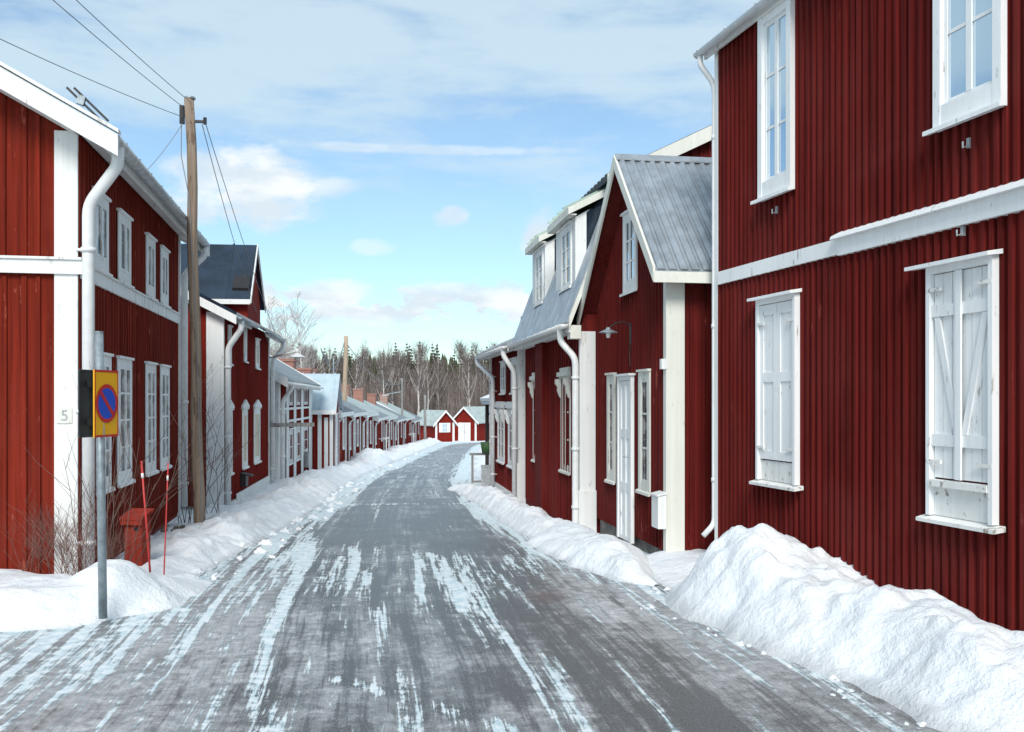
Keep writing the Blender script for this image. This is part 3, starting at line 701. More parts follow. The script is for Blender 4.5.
# roof slabs + ribs
m = h2.mb(); OV = .20; th = .03
def slab(m, xa, ha, xb, hb, o0, o1, th): m.hexa([(xa, o0, ha), (xb, o0, hb), (xb, o1, hb), (xa, o1, ha)], [(xa, o0, ha+th), (xb, o0, hb+th), (xb, o1, hb+th), (xa, o1, ha+th)])
slab(m, s_n, hn, s_r, hr, -DEP-.1, OV, th); slab(m, s_r, hr, s_f, hf, -DEP-.1, OV, th)
k = OV-.06
while k > -DEP-.05:
    for (xa, ha, xb, hb) in ((s_n-.015, hn, s_r, hr), (s_r, hr, s_f, hf)):
        m.hexa([(xa, k-.04, ha+th), (xb, k-.04, hb+th), (xb, k+.04, hb+th), (xa, k+.04, ha+th)], [(xa, k-.016, ha+th+.028), (xb, k-.016, hb+th+.028), (xb, k+.016, hb+th+.028), (xa, k+.016, ha+th+.028)])
    k -= .115
rf = m.build('roof', 'roof_metal', h2.e)
m = h2.mb(); m.hexa([(s_r-.07, -DEP-.1, hr-.01), (s_r, -DEP-.1, hr+.06), (s_r, OV+.01, hr+.06), (s_r-.07, OV+.01, hr-.01)], [(s_r-.07, -DEP-.1, hr+.005), (s_r, -DEP-.1, hr+.075), (s_r, OV+.01, hr+.075), (s_r-.07, OV+.01, hr+.005)])
m.build('ridge_cap', 'roof_metal', rf)
m = h2.mb()
for (xa, ha, xb, hb) in ((s_n+.02, hn, s_r, hr), (s_r, hr, s_f, hf)): slab(m, xa, ha-.022, xb, hb-.022, -.1, OV, .018)
m.build('soffit', 'red_mid', h2.e)
m = h2.mb()
for (xa, ha, xb, hb) in ((s_n, hn, s_r, hr), (s_r, hr, s_f, hf)):
    m.hexa([(xa, OV+.001, ha-.09), (xb, OV+.001, hb-.09), (xb, OV+.025, hb-.09), (xa, OV+.025, ha-.09)], [(xa, OV+.001, ha+.055), (xb, OV+.001, hb+.055), (xb, OV+.025, hb+.055), (xa, OV+.025, ha+.055)])
m.build('barge_board', 'cream_white', h2.e)
m = h2.mb(); m.box(s_n-.02, s_n+.005, -DEP-.1, OV+.02, hn-.10, hn+.005); m.build('fascia', 'cream_white', h2.e)
h2.window(h2.S(637.5, .015), h2.S(623, .03), A(2.80), A(3.70), tw=.07, rows=3, cols=2, trim='white', apron=.05)
h2.door(h2.S(636, .0), h2.S(617.5, .05), A(.02), A(1.87), tw=.05, panels=3)
for a, b in ((617, 606.5), (652.5, 638)): h2.window(h2.S(a, .0), h2.S(b, .035), A(.62), A(1.90), tw=.075, rows=3, cols=1, cap=.01, trim='cream_white', pane='glass_pale', apron=.04, sill=.02)
m = h2.mb(); q = h2.S(664.5, .03); hh = h2.H(664.5, 364, .03); m.box(q-.03, q+.03, .01, .07, hh-.05, hh+.05); m.build('outdoor_socket', 'white', h2.e)
# wall lamp
q = h2.S(631, .02); hh = h2.H(631, 326, .02)
wl = tag(empty('wall_lamp', h2.w(q, .02, hh), h2.e.rotation_euler[2]), 'old enamel wall lamp on a curved iron arm above the white panelled door', 'lamp')
m = MB(); m.tube([(0, 0, -.16), (0, 0, 0), (0, .08, .05), (0, .17, .03), (0, .25, -.02)], .008, 6); m.tube([(0, 0, -.16), (.02, .01, -.3), (0, .01, -.45)], .005, 5); m.box(-.02, .02, -.01, .012, -.2, .03); m.build('arm', 'black', wl)
m = MB(); pr = [(.02, 0), (.03, -.02), (.10, -.05), (.105, -.058)]
for (r0, z0), (r1_, z1) in zip(pr, pr[1:]):
    for kk in range(16):
        a0, a1 = kk/16*6.2832, (kk+1)/16*6.2832
        m.add([(r0*math.cos(a0), .26+r0*math.sin(a0), z0-.02), (r0*math.cos(a1), .26+r0*math.sin(a1), z0-.02), (r1_*math.cos(a1), .26+r1_*math.sin(a1), z1-.02), (r1_*math.cos(a0), .26+r1_*math.sin(a0), z1-.02)], [(0, 1, 2, 3)])
m.build('lamp_shade', 'galv', wl)
m = MB(); m.tube([(0, .26, -.05), (0, .26, -.09), (0, .26, -.12), (0, .26, -.135)], .036, 10, .018); m.build('bulb', 'bulb', wl, True)
# mailbox
q0, q1 = h2.S(663, .08), h2.S(652.5, .08); mx = tag(empty('mailbox', h2.w((q0+q1)/2, .02, A(.50)), h2.e.rotation_euler[2]), 'white metal mailbox on dark red wall beside the cream corner board', 'mailbox')
m = MB(); m.prism([(-.11, 0, -.17), (-.11, .09, -.17), (-.11, .09, .15), (-.11, 0, .17)], (.22, 0, 0)); m.build('box', 'white', mx, bevel=.006)
m = MB(); m.hexa([(-.12, 0, .175), (.12, 0, .175), (.12, .105, .15), (-.12, .105, .15)], [(-.12, 0, .19), (.12, 0, .19), (.12, .105, .165), (-.12, .105, .165)]); m.build('lid', 'white', mx)

# ------------------------------------------------------------------ RIGHT 3: mansard house with dormers
h3 = House('mansard_house', 583.5, 12.2, 370, +1, 'dark red house with steep grey mansard roof and two white dormers', 'house')
A = h3.A; L3_ = (16.6-12.2)/h3.d[1]; W3 = 7.0
eo, eh, bo, bh = .22, A(2.58), -.52, A(4.53); ro_, rh = -W3/2, A(4.53)+.49*(W3/2-.52)
m = h3.mb(); prof = [(eo-.2, -.1), (eo-.2, eh-.02), (bo, bh-.06), (ro_, rh-.05), (-W3-bo, bh-.06), (-W3, eh-.02), (-W3, -.1)]
m.prism([(0, a, b) for a, b in prof], (L3_, 0, 0))
h3.battens(m, .16, L3_, .0, eh-.05, .16, .04, .018, o=.02, rnd=rr)
h3.battens(m, -W3, -.75, .0, 1, .11, .035, .018, o=0, face='gable', topf=lambda c: min(bh-.06+.49*(-.52-c), bh-.06+.49*(W3-.52+c))-.03 if -W3+.52 < c < -.52 else 0, rnd=rr)
x0, x1 = h3.S(548, .02), h3.S(541, .02); m.box(x0, x1, .02, .12, -.15, eh-.06)
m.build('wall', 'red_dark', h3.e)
m = h3.mb(); m.box(.05, L3_, -W3+.1, -.02, -.5, -.105); m.build('plinth', 'stone', h3.e)
m = h3.mb(); m.box(-.035, -.002, -.15, .055, -.25, eh-.1); m.box(-.001, .06, .021, .05, -.25, eh-.1); m.box(-.05, .02, -.16, .07, -.30, .55); m.build('corner_board', 'white', h3.e)
m = h3.mb(); d_ = .13
def pslab(m, a, b, x0, x1, th):
    ax, ah = a; bx, bh_ = b; nx_, nh = -(bh_-ah), (bx-ax); l = math.hypot(nx_, nh); nx_, nh = nx_/l*th, nh/l*th
    if nh < 0: nx_, nh = -nx_, -nh
    m.hexa([(x0, ax, ah), (x1, ax, ah), (x1, bx, bh_), (x0, bx, bh_)], [(x0, ax+nx_, ah+nh), (x1, ax+nx_, ah+nh), (x1, bx+nx_, bh_+nh), (x0, bx+nx_, bh_+nh)])
pslab(m, (-W3-eo, eh), (-W3-bo, bh), -d_, L3_+.1, .035); m.build('mansard_roof', 'roof_metal', h3.e)
m = h3.mb(); pslab(m, (eo, eh), (bo, bh), -d_, L3_+.1, .035)
k = .25
while k < L3_:   # standing seams
    pslab(m, (eo-.015, eh+.03), (bo-.015, bh+.03), k, k+.02, .045); k += .48
m.build('mansard_roof', 'roof_metal', h3.e)
m = h3.mb(); pslab(m, (bo+.22, bh-.11), (ro_, rh), -d_, L3_+.1, .05); pslab(m, (-W3-bo-.2, bh-.11), (ro_, rh), -d_, L3_+.1, .05)
k = -.05
while k < L3_+.05:
    pslab(m, (bo+.22, bh-.06), (ro_, rh+.05), k, k+.09, .035); k += .2
m.build('upper_roof', 'roof_felt', h3.e)
m = h3.mb()
for a, b in (((bo+.24, bh-.24), (ro_, rh-.125)), ((-W3-bo-.2, bh-.22), (ro_, rh-.125))):
    m.hexa([(-d_-.03, a[0], a[1]), (-d_-.002, a[0], a[1]), (-d_-.002, b[0], b[1]), (-d_-.03, b[0], b[1])], [(-d_-.03, a[0], a[1]+.19), (-d_-.002, a[0], a[1]+.19), (-d_-.002, b[0], b[1]+.19), (-d_-.03, b[0], b[1]+.19)])
m.hexa([(-d_-.03, eo, eh-.08), (-d_-.002, eo, eh-.08), (-d_-.002, bo, bh-.1), (-d_-.03, bo, bh-.1)], [(-d_-.03, eo, eh+.06), (-d_-.002, eo, eh+.06), (-d_-.002, bo, bh+.03), (-d_-.03, bo, bh+.03)])
m.box(-d_, 0.06, .06, eo-.02, eh-.2, eh-.03)
m.build('barge_board', 'cream_white', h3.e)
m = h3.mb(); m.box(-d_, L3_+.1, eo-.03, eo+.0, eh-.12, eh+.005); m.box(-d_+.2, L3_+.1, .03, eo-.032, eh-.10, eh-.08); m.build('fascia', 'white', h3.e)
h3.gutter(-d_, L3_+.1, eo+.06, eh-.02)
h3.downpipe([(.12, eo+.06, eh-.07), (.12, eo+.06, eh-.22), (.03, .10, eh-.44), (.03, .10, .12), (.03, .18, .02)], .043)
x0, x1 = h3.S(572.5, .0), h3.S(560.5, .035); h3.window(x0, x1, A(.60), A(1.90), tw=.08, rows=3, cols=2, style='ornate', trim='cream_white', pane='glass_pale')
x0, x1 = h3.S(541, .03), h3.S(533, .03); h3.window(x0, x1, A(.60), A(1.90), tw=.08, rows=3, cols=2, style='ornate', trim='cream_white', pane='glass_pale')
for (za, zb, lab) in ((12.55, 13.85, 'a'), (14.72, 15.85, 'b')):
    a, b = (za-12.2)/h3.d[1], (zb-12.2)/h3.d[1]; lo = A(2.93); hi_ = A(4.02)
    m = h3.mb(); m.prism([(a, .03, lo), (a, .03, hi_), (a, bo, hi_+.30), (a, bo, bh-.03)], (b-a, 0, 0)); dm = m.build('dormer', 'white', h3.e)
    m = h3.mb(); oo = -.12
    m.prism([(a-.006, oo, lo+.34), (a-.006, oo, hi_+.06), (a-.006, bo-.05, hi_+.30), (a-.006, bo-.05, bh-.03)], (.005, 0, 0)); m.build('cheek', 'roof_dark', dm)
    m = h3.mb(); m.hexa([(a-.08, .12, A(4.07)), (b+.08, .12, A(4.07)), (b+.08, bo-.1, A(4.46)), (a-.08, bo-.1, A(4.46))], [(a-.08, .12, A(4.135)), (b+.08, .12, A(4.135)), (b+.08, bo-.1, A(4.53)), (a-.08, bo-.1, A(4.53))])
    k = a+.1
    while k < b: pslab(m, (.17, A(4.13)), (bo-.1, A(4.53)), k, k+.02, .03); k += .35
    m.build('dormer_roof', 'roof_green', dm)
    m = h3.mb(); m.box(a-.08, b+.08, .121, .145, A(4.03), A(4.13)); m.hexa([(a-.105, .145, A(4.03)), (a-.081, .145, A(4.03)), (a-.081, bo-.1, A(4.42)), (a-.105, bo-.1, A(4.42))], [(a-.105, .145, A(4.12)), (a-.081, .145, A(4.12)), (a-.081, bo-.1, A(4.52)), (a-.105, bo-.1, A(4.52))])
    m.box(a-.08, b+.08, .03, .12, A(4.03), A(4.045)); m.build('dormer_trim', 'cream_white', dm)
    c = (a+b)/2-.12
    h3.window(c-.34, c+.34, A(3.12), A(3.98), tw=.06, rows=3, cols=2, o=.032, cap=0, pane='glass_pale', sill=.03)

# ------------------------------------------------------------------ RIGHT 4: lower house beyond
h4 = House('wooden_house', 521, 16.75, 370, +1, 'smaller dark red house with white ornate window trims beyond the mansard house', 'house')
A = h4.A; L4 = (20.8-16.75)/h4.d[1]; W4 = 6.0; eh = A(2.60)
m = h4.mb(); m.prism([(0, 0, .0), (0, 0, eh), (0, -W4/2, eh+.42*W4/2), (0, -W4, eh), (0, -W4, 0)], (L4, 0, 0)); h4.battens(m, 0, L4, .02, eh-.1, .16, .04, .018, rnd=rr); m.build('wall', 'red_dark', h4.e)
m = h4.mb(); m.box(0, L4-.03, -W4+.05, -.02, -.5, -.005); m.build('plinth', 'stone', h4.e)
m = h4.mb(); m.box(-.04, -.002, -.14, .05, -.1, eh-.05); m.box(-.001, .10, 0, .05, -.1, eh-.05); m.box(L4-.10, L4, 0, .05, -.1, eh-.05); m.box(.101, L4-.101, 0, .03, .0, .14); m.box(-.06, .12, -.16, .08, -.15, .75)
m.build('corner_board', 'white', h4.e)
m = h4.mb(); m.box(.101, L4-.101, 0, .05, A(1.50), A(1.56)); m.build('belt_board', 'white', h4.e)
m = h4.mb(); pslab(m, (.25, eh-.05), (-W4/2, eh+.42*(W4/2)+.05), -.1, L4+.15, .06); pslab(m, (-W4-.25, eh-.05), (-W4/2, eh+.42*(W4/2)+.05), -.1, L4+.15, .06)
k = 0
while k < L4: pslab(m, (.25, eh+.01), (-W4/2, eh+.42*W4/2+.11), k, k+.03, .035); k += .25
m.build('roof', 'roof_metal', h4.e)
m = h4.mb(); m.box(-.1, L4+.15, .235, .255, eh-.14, eh-.03); m.box(-.1, L4+.15, .04, .234, eh-.10, eh-.08)
m.hexa([(L4+.151, .25, eh-.14), (L4+.175, .25, eh-.14), (L4+.175, -W4/2, eh+.42*W4/2-.05), (L4+.151, -W4/2, eh+.42*W4/2-.05)], [(L4+.151, .25, eh+.02), (L4+.175, .25, eh+.02), (L4+.175, -W4/2, eh+.42*W4/2+.12), (L4+.151, -W4/2, eh+.42*W4/2+.12)])
m.build('fascia', 'white', h4.e)
h4.gutter(-.1, L4+.15, .315, eh-.06)
h4.downpipe([(L4-.0, .315, eh-.1), (L4-.0, .315, eh-.2), (L4-1.0, .10, eh-.55), (L4-1.0, .10, .1)], .045)
h4.downpipe([(.0, .315, eh-.1), (.0, .315, eh-.22), (-.03, .12, eh-.5), (-.03, .12, -.1)], .045)
m = h4.mb(); m.box(L4-1.3, L4-.9, -.9, -.5, eh+.2, eh+.75); m.build('chimney', 'roof_green', h4.e)
for a, b in ((516, 508), (504, 497.5)):
    h4.window(h4.S(a, .03), h4.S(b, .03), A(.35), A(1.42), tw=.09, style='ornate', pane='glass_pale')
    h4.window(h4.S(a+1, .03), h4.S(b+3, .03), A(1.72), A(2.35), tw=.07, rows=2, pane='glass_pale')
# shed beyond, porch roof on posts
h5 = House('shed', 506, 24.0, 395, +1, 'small dark shed with snow-covered porch roof just past the right-hand houses', 'shed')
A = h5.A
m = h5.mb(); m.prism([(0, 0, 0), (0, 0, A(1.65)), (0, -1.5, A(2.2)), (0, -3, A(1.65)), (0, -3, 0)], (3.2, 0, 0)); h5.battens(m, 0, 3.2, 0, A(1.6), .2, .05, .02, rnd=rr); m.build('wall', 'red_dark', h5.e)
m = h5.mb(); pslab(m, (.30, A(1.48)), (-1.5, A(2.25)), -.05, 3.4, .07); pslab(m, (-3.3, A(1.5)), (-1.5, A(2.25)), -.3, 3.5, .07); rf = m.build('roof', 'roof_bluewhite', h5.e)
m = h5.mb(); pslab(m, (.33, A(1.56)), (-1.45, A(2.30)), -.03, 3.38, .10); m.build('roof_snow', 'snow', rf)
for x in (-.15, 3.2):
    m = h5.mb(); m.box(x-.05, x+.05, .12, .22, -.2, A(1.5)); m.build('post', 'dark_wood', h5.e)
m = h5.mb(); m.bar((-.15, .17, A(1.15)), (-.15, -.2, A(1.5)), .05, .05); m.bar((3.2, .17, A(1.15)), (3.2, -.2, A(1.5)), .05, .05); m.build('brace', 'dark_wood', h5.e)
h5.window(.6, 1.3, A(.1), A(1.1), tw=.08, pane='glass_pale'); h5.door(1.8, 2.7, .02, A(1.25))
# grey rail, box, tub near the far corner
rx, ry = px2(480.5, 21.2), 21.2
rl = tag(empty('rail_rack', (rx, ry, g(ry))), 'weathered grey wooden rail frame standing in snow by the house corner', 'rack')
m = MB(); m.bar((-.18, 0, 0), (-.18, 0, .80), .05, .05); m.bar((.25, .1, 0), (.25, .1, .80), .05, .05); m.build('post', 'grey_wood', rl)
m = MB(); m.bar((-.24, 0, .83), (.32, .12, .83), .09, .05); m.build('top_rail', 'grey_wood', rl)
m = MB(); m.bar((-.18, 0, .22), (.25, .1, .22), .05, .04); m.build('lower_rail', 'grey_wood', rl)
m = MB(); m.tube([(0, 0, 0), (0, 0, .24)], .11, 14, .15); o = m.build('flower_tub', 'green_tub', None, True); o.location = (rx+.14, ry+.05, g(ry)+.857); tag(o, 'green tub standing on the grey wooden rail frame', 'tub')
m = MB(); m.box(-.13, .13, -.1, .1, 0, .52); m.box(-.14, .14, -.11, .11, .521, .56); m.box(-.10, .10, -.112, -.1005, .06, .46); o = m.build('electrical_cabinet', 'pipe_grey', None, bevel=.004); o.location = (px2(487.5, 20.3), 20.3, g(20.3)+.05); tag(o, 'small grey electrical cabinet in snow by the far corner of the right-hand row', 'cabinet')

# ------------------------------------------------------------------ LEFT 1
k1 = House('wooden_house', 80, 8.2, 340, -1, 'bright red two-storey house with white belt board and number plate', 'house')
A = k1.A; L1 = k1.S(178); WL = 6.4; wt = A(3.88); pit = .56
m = k1.mb(); rdg = wt+pit*WL/2
m.prism([(0, 0, 0), (0, 0, wt), (0, -WL/2, rdg), (0, -WL, wt), (0, -WL, 0)], (L1, 0, 0))
k1.battens(m, .05, L1, .05, A(2.65), .115, .04, .014, rnd=rr); k1.battens(m, .05, L1, A(2.78), wt, .115, .04, .014, rnd=rr)
gt = lambda c: (wt+pit*min(-c, WL+c))-.03
k1.battens(m, -WL, -.25, .05, A(2.66), .135, .04, .02, o=0, face='gable', rnd=rr)
k1.battens(m, -WL, -.25, A(2.82), 9, .135, .04, .02, o=0, face='gable', topf=gt, rnd=rr)
m.build('wall', 'red_bright', k1.e)
m = k1.mb(); m.box(-.03, -.001, -.20, -.012, .0, wt+.03); m.build('corner_board', 'white', k1.e)
m = k1.mb(); m.box(L1-.07, L1+.02, .001, .035, .0, wt); m.build('corner_board', 'white', k1.e)
m = k1.mb(); m.box(.001, L1-.071, .0, .03, A(2.65), A(2.77)); m.box(.001, L1-.071, .0, .045, A(2.771), A(2.79)); m.box(-.055, -.0315, -WL, .03, A(2.68), A(2.80)); m.box(-.075, -.0315, -WL, .03, A(2.801), A(2.822)); m.build('belt_board', 'white', k1.e)
m = k1.mb(); eo = .25; eh = wt-pit*eo+.09
for sg in (0, 1):
    a = (eo, eh) if sg == 0 else (-WL-eo, eh); pslab(m, a, (-WL/2, eh+pit*(WL/2+eo)), -.34, L1+.22, .05)
m.build('roof', 'roof_felt_pale', k1.e)
m = k1.mb()
for (xa, xb, th) in ((-.375, -.341, .18), (L1+.221, L1+.25, .17)):
    for a in ((eo+.14, eh-.20), (-WL-eo-.14, eh-.20)):
        b = (-WL/2, eh-.12+pit*(WL/2+eo)); m.hexa([(xa, a[0], a[1]), (xb, a[0], a[1]), (xb, b[0], b[1]), (xa, b[0], b[1])], [(xa, a[0], a[1]+th), (xb, a[0], a[1]+th), (xb, b[0], b[1]+th), (xa, b[0], b[1]+th)])
# rake cap
for a in ((eo+.15, eh-.01), (-WL-eo-.15, eh-.01)):
    b = (-WL/2, eh+.055+pit*(WL/2+eo+.0)); m.hexa([(-.40, a[0], a[1]), (-.30, a[0], a[1]), (-.30, b[0], b[1]), (-.40, b[0], b[1])], [(-.40, a[0], a[1]+.03), (-.30, a[0], a[1]+.03), (-.30, b[0], b[1]+.03), (-.40, b[0], b[1]+.03)])
m.build('barge_board', 'white', k1.e)
m = k1.mb(); m.hexa([(-.34, .036, wt-.02), (L1+.22, .036, wt-.02), (L1+.22, eo, eh-.02), (-.34, eo, eh-.02)], [(-.34, .036, wt), (L1+.22, .036, wt), (L1+.22, eo, eh-.002), (-.34, eo, eh-.002)])
m.box(-.34, L1+.22, eo+.001, eo+.022, eh-.11, eh+.02); m.box(-.34, -.0415, -.0, eo-.0, wt-.16, wt-.13) if False else None
m.build('soffit', 'white', k1.e)
m = k1.mb(); m.hexa([(-.34, 0, wt-.02), (-.042, 0, wt-.02), (-.042, -WL/2, rdg-.02), (-.34, -WL/2, rdg-.02)], [(-.34, 0, wt), (-.042, 0, wt), (-.042, -WL/2, rdg), (-.34, -WL/2, rdg)]); m.build('soffit', 'white', k1.e)
k1.gutter(-.36, L1+.26, eo+.085, eh-.02, .06, 'pipe_grey')
k1.downpipe([(-.12, eo+.085, eh-.07), (-.12, eo+.085, eh-.22), (-.03, .075, eh-.55), (-.03, .075, .05)], .052)
k1.downpipe([(L1+.16, eo+.085, eh-.07), (L1+.16, eo+.085, eh-.2), (L1+.04, .08, eh-.48), (L1+.04, .08, .12)], .045)
for a, b in ((92, 109.5), (117.4, 131.7), (145.5, 156), (160, 169)):
    k1.window(k1.S(a, .012), k1.S(b, .03), A(2.80), A(3.50), tw=.07, cap=.012, d=.012, rows=1, cols=2, pane='glass_pale', apron=.05)
for a, b in ((95.5, 112), (116.6, 132.6), (145, 156.7), (159.7, 170)):
    k1.window(k1.S(a, .012), k1.S(b, .03), A(.74), A(2.02), tw=.07, cap=.012, d=.012, rows=4, cols=2, pane='glass_pale', trim='white_worn', apron=.04)
# number plate
pk = MB(); 
q = tag(empty('number_plate_mount', (0, 0, 0)), None) if False else None
plx = -.115; m = k1.mb(); m.box(-.040, -.031, plx-.065, plx+.06, A(1.40), A(1.53)); pl = m.build('number_plate', 'cream_white', k1.e)
fc = bpy.data.curves.new('digit', 'FONT'); fc.body = '5'; fc.size = .13; fc.extrude = .002; fc.align_x = 'CENTER'; fc.align_y = 'CENTER'
fo = bpy.data.objects.new('digit_curve', fc); C.objects.link(fo); bpy.context.view_layer.update()
me = bpy.data.meshes.new_from_object(fo.evaluated_get(bpy.context.evaluated_depsgraph_get())); bpy.data.objects.remove(fo)
dg = link('digit', me, 'pipe_grey', pl); dg.matrix_local = Matrix.Translation((-.043, -plx, A(1.465))) @ Matrix.Rotation(R(-90), 4, 'Z') @ Matrix.Rotation(R(90), 4, 'X')
# things on the roof: short ladder end with bracket
rs = 1.55; lo = tag(empty('roof_ladder', k1.w(rs, -.32, wt+.72), k1.e.rotation_euler[2]), 'small dark roof ladder end sticking up above the white barge board of the left house', 'ladder')
for dy in (0, .07):
    m = MB(); m.bar((0, -.20+dy, -.15), (-.03, .12+dy, .16), .022, .022); m.build('rail', 'black', lo)
m = MB(); m.bar((-.02, .02, .03), (-.02, .09, .05), .05, .09); m.bar((-.02, .05, -.25), (-.02, .05, .05), .02, .02); m.build('bracket', 'galv', lo)

# ------------------------------------------------------------------ LEFT 2 with cross gable
k2 = House('wooden_house', 222, 16.0, 400, -1, 'red house with dark metal cross gable and cream-blinded windows', 'house')
A = k2.A; L2 = (21.55-16)/k2.d[1]; WL = 5.6; eh = A(3.10); pit = .52
m = k2.mb(); m.prism([(0, 0, .05), (0, 0, eh), (0, -WL/2, eh+pit*WL/2), (0, -WL, eh), (0, -WL, .05)], (L2, 0, 0))
k2.battens(m, .03, L2, .1, eh-.03, .13, .04, .018, rnd=rr); k2.battens(m, -WL, -.28, .1, 9, .14, .04, .018, o=0, face='gable', topf=lambda c: eh+pit*min(-c, WL+c)-.05, rnd=rr)
# cross gable
ga, gr, gb = (17.55-16)/k2.d[1], (18.3-16)/k2.d[1], (19.25-16)/k2.d[1]; gh0, ghr = A(3.45), A(4.56)
m.prism([(ga+.06, .022, eh-.3), (ga+.06, .17, eh-.02), (ga+.06, .17, gh0+.06), (gr, .17, ghr-.06), (gb-.06, .17, gh0+.06), (gb-.06, .17, eh-.02), (gb-.06, .022, eh-.3)][1:6], (0, -WL/2, 0))
m.build('wall', 'red_far', k2.e)
m = k2.mb(); m.box(.05, L2, -WL, .03, -.4, .045); m.box(1.2, L2+.02, .0305, .05, .0, .14); m.build('plinth', 'white', k2.e)
m = k2.mb(); m.box(-.04, -.001, -.25, 0, 0, eh-.02); m.box(-.041, .03, .001, .035, 0, eh-.02); m.build('corner_board', 'white', k2.e)
m = k2.mb(); m.box(L2-.08, L2+.02, .001, .04, 0, eh-.05); m.build('corner_board', 'white', k2.e)
m = k2.mb(); eo = .25
pslab(m, (eo, eh-.10), (-WL/2, eh-.10+pit*(WL/2+eo)), -.2, L2+.2, .07); pslab(m, (-WL-eo, eh-.10), (-WL/2, eh-.10+pit*(WL/2+eo)), -.2, L2+.2, .07)
m.build('roof', 'roof_dark', k2.e)
m = k2.mb()
for a in ((eo+.02, eh-.24), (-WL-eo, eh-.24)):
    b = (-WL/2, eh-.24+pit*(WL/2+eo)); m.hexa([(-.23, a[0], a[1]), (-.201, a[0], a[1]), (-.201, b[0], b[1]), (-.23, b[0], b[1])], [(-.23, a[0], a[1]+.15), (-.201, a[0], a[1]+.15), (-.201, b[0], b[1]+.15), (-.23, b[0], b[1]+.15)])
m.box(-.2, ga-.1, eo+.0, eo+.02, eh-.2, eh-.08); m.box(gb+.1, L2+.2, eo+.0, eo+.02, eh-.2, eh-.08); m.build('barge_board', 'white', k2.e)
m = k2.mb(); slab(m, ga-.1, gh0-.02, gr, ghr, -WL/2-.4, .24, .03); slab(m, gr, ghr, gb+.1, gh0-.02, -WL/2-.4, .24, .03)
for o_ in (-.2, -.85, -1.5, -2.15):
    slab(m, ga-.1, gh0+.01, gr, ghr+.03, o_-.015, o_+.015, .02)
cg = m.build('cross_gable_roof', 'roof_dark', k2.e)
m = k2.mb(); t0 = .15; xa = ga-.1; f_ = lambda x: gh0-.02+(ghr-gh0+.02)*(x-xa)/(gr-xa)+.035
m.hexa([(xa+.12, -.1, f_(xa+.12)), (xa+.34, -.1, f_(xa+.34)), (xa+.34, .2, f_(xa+.34)), (xa+.12, .2, f_(xa+.12))], [(xa+.10, -.1, f_(xa+.12)+.05), (xa+.32, -.1, f_(xa+.34)+.02), (xa+.32, .2, f_(xa+.34)+.02), (xa+.10, .2, f_(xa+.12)+.05)]); m.build('roof_hatch', 'black', cg)
m = k2.mb()
for (xa, ha, xb, hb) in ((ga-.11, gh0-.02, gr, ghr), (gr, ghr, gb+.11, gh0-.02)):
    m.hexa([(xa, .241, ha-.05), (xb, .241, hb-.05), (xb, .262, hb-.05), (xa, .262, ha-.05)], [(xa, .241, ha+.045), (xb, .241, hb+.045), (xb, .262, hb+.045), (xa, .262, ha+.045)])
m.box(ga-.125, ga-.101, -1.2, .24, gh0-.09, gh0-.0)
m.build('gable_trim', 'white', cg)
k2.gutter(-.2, ga+.1, eo+.075, eh-.12, .05, 'galv'); k2.gutter(gb-.05, L2+.25, eo+.075, eh-.12, .05, 'galv')
k2.downpipe([(-.05, eo+.075, eh-.17), (-.05, eo+.075, eh-.3), (.05, .09, eh-.62), (.05, .09, 0)], .05)
k2.downpipe([(L2+.15, eo+.075, eh-.17), (L2+.15, eo+.075, eh-.3), (L2+.05, .10, eh-.6), (L2+.05, .10, 0)], .05)
for (a, b, h0, h1_, h2_, h3_) in ((225.7, 232.8, .30, 1.42, 2.22, 2.88), (241.7, 248, .30, 1.42, 2.33, 3.35), (253.5, 260.5, .30, 1.42, 2.25, 2.86)):
    k2.window(k2.S(a, .012), k2.S(b, .03), A(h0), A(h1_), tw=.075, d=.014, rows=1, cols=1, pane='cream', style='pediment', apron=.03)
    k2.window(k2.S(a, -.01)+.05, k2.S(b, .045)-.03, A(h2_), A(h3_), tw=.08, rows=1, cols=1, pane='cream', apron=.02, style='pediment' if a == 241.7 else 'plain')
m = k2.mb(); q = k2.S(246, .1); m.box(q-.15, q+.15, .02, .12, A(-.02), A(.2)); m.hexa([(q-.17, .02, A(.22)), (q+.17, .02, A(.22)), (q+.17, .22, A(.17)), (q-.17, .22, A(.17))], [(q-.17, .02, A(.24)), (q+.17, .02, A(.24)), (q+.17, .22, A(.19)), (q-.17, .22, A(.19))])
o = m.build('wall_box', 'black', None); o.matrix_world = k2.e.matrix_basis.copy(); tag(o, 'small black box hanging low on the red wall under the cream windows', 'box')

# ------------------------------------------------------------------ LEFT 3: white framed cottage
k3 = House('wooden_cottage', 277, 22.0, 407.5, -1, 'low red cottage with dense white vertical boards and dark shingle roof after the cross-gabled house', 'cottage')
A = k3.A; L3 = (29.8-22)/k3.d[1]; WL = 4.6; eh = A(2.08); pit = .6
m = k3.mb(); m.prism([(0, 0, -.3), (0, 0, eh), (0, -WL/2, eh+pit*WL/2), (0, -WL, eh), (0, -WL, -.3)], (L3, 0, 0)); k3.battens(m, 0, L3, -.3, eh-.02, .18, .05, .02, rnd=rr); m.build('wall', 'red_far', k3.e)
m = k3.mb()
for a, b in ((276.5, 279.5), (285, 288), (292.6, 295.4), (300, 302.6), (308, 312)):
    m.box(k3.S(a)+.04, k3.S(b)-.06, .021, .032, -.3, eh-.03)
m.box(.2, L3, .0325, .042, A(1.35), A(1.41)); m.box(k3.S(285), L3, .0325, .042, A(1.04), A(1.10)); m.box(-.035, -.001, -.8, .05, -.3, eh-.03); m.build('corner_board', 'white', k3.e)
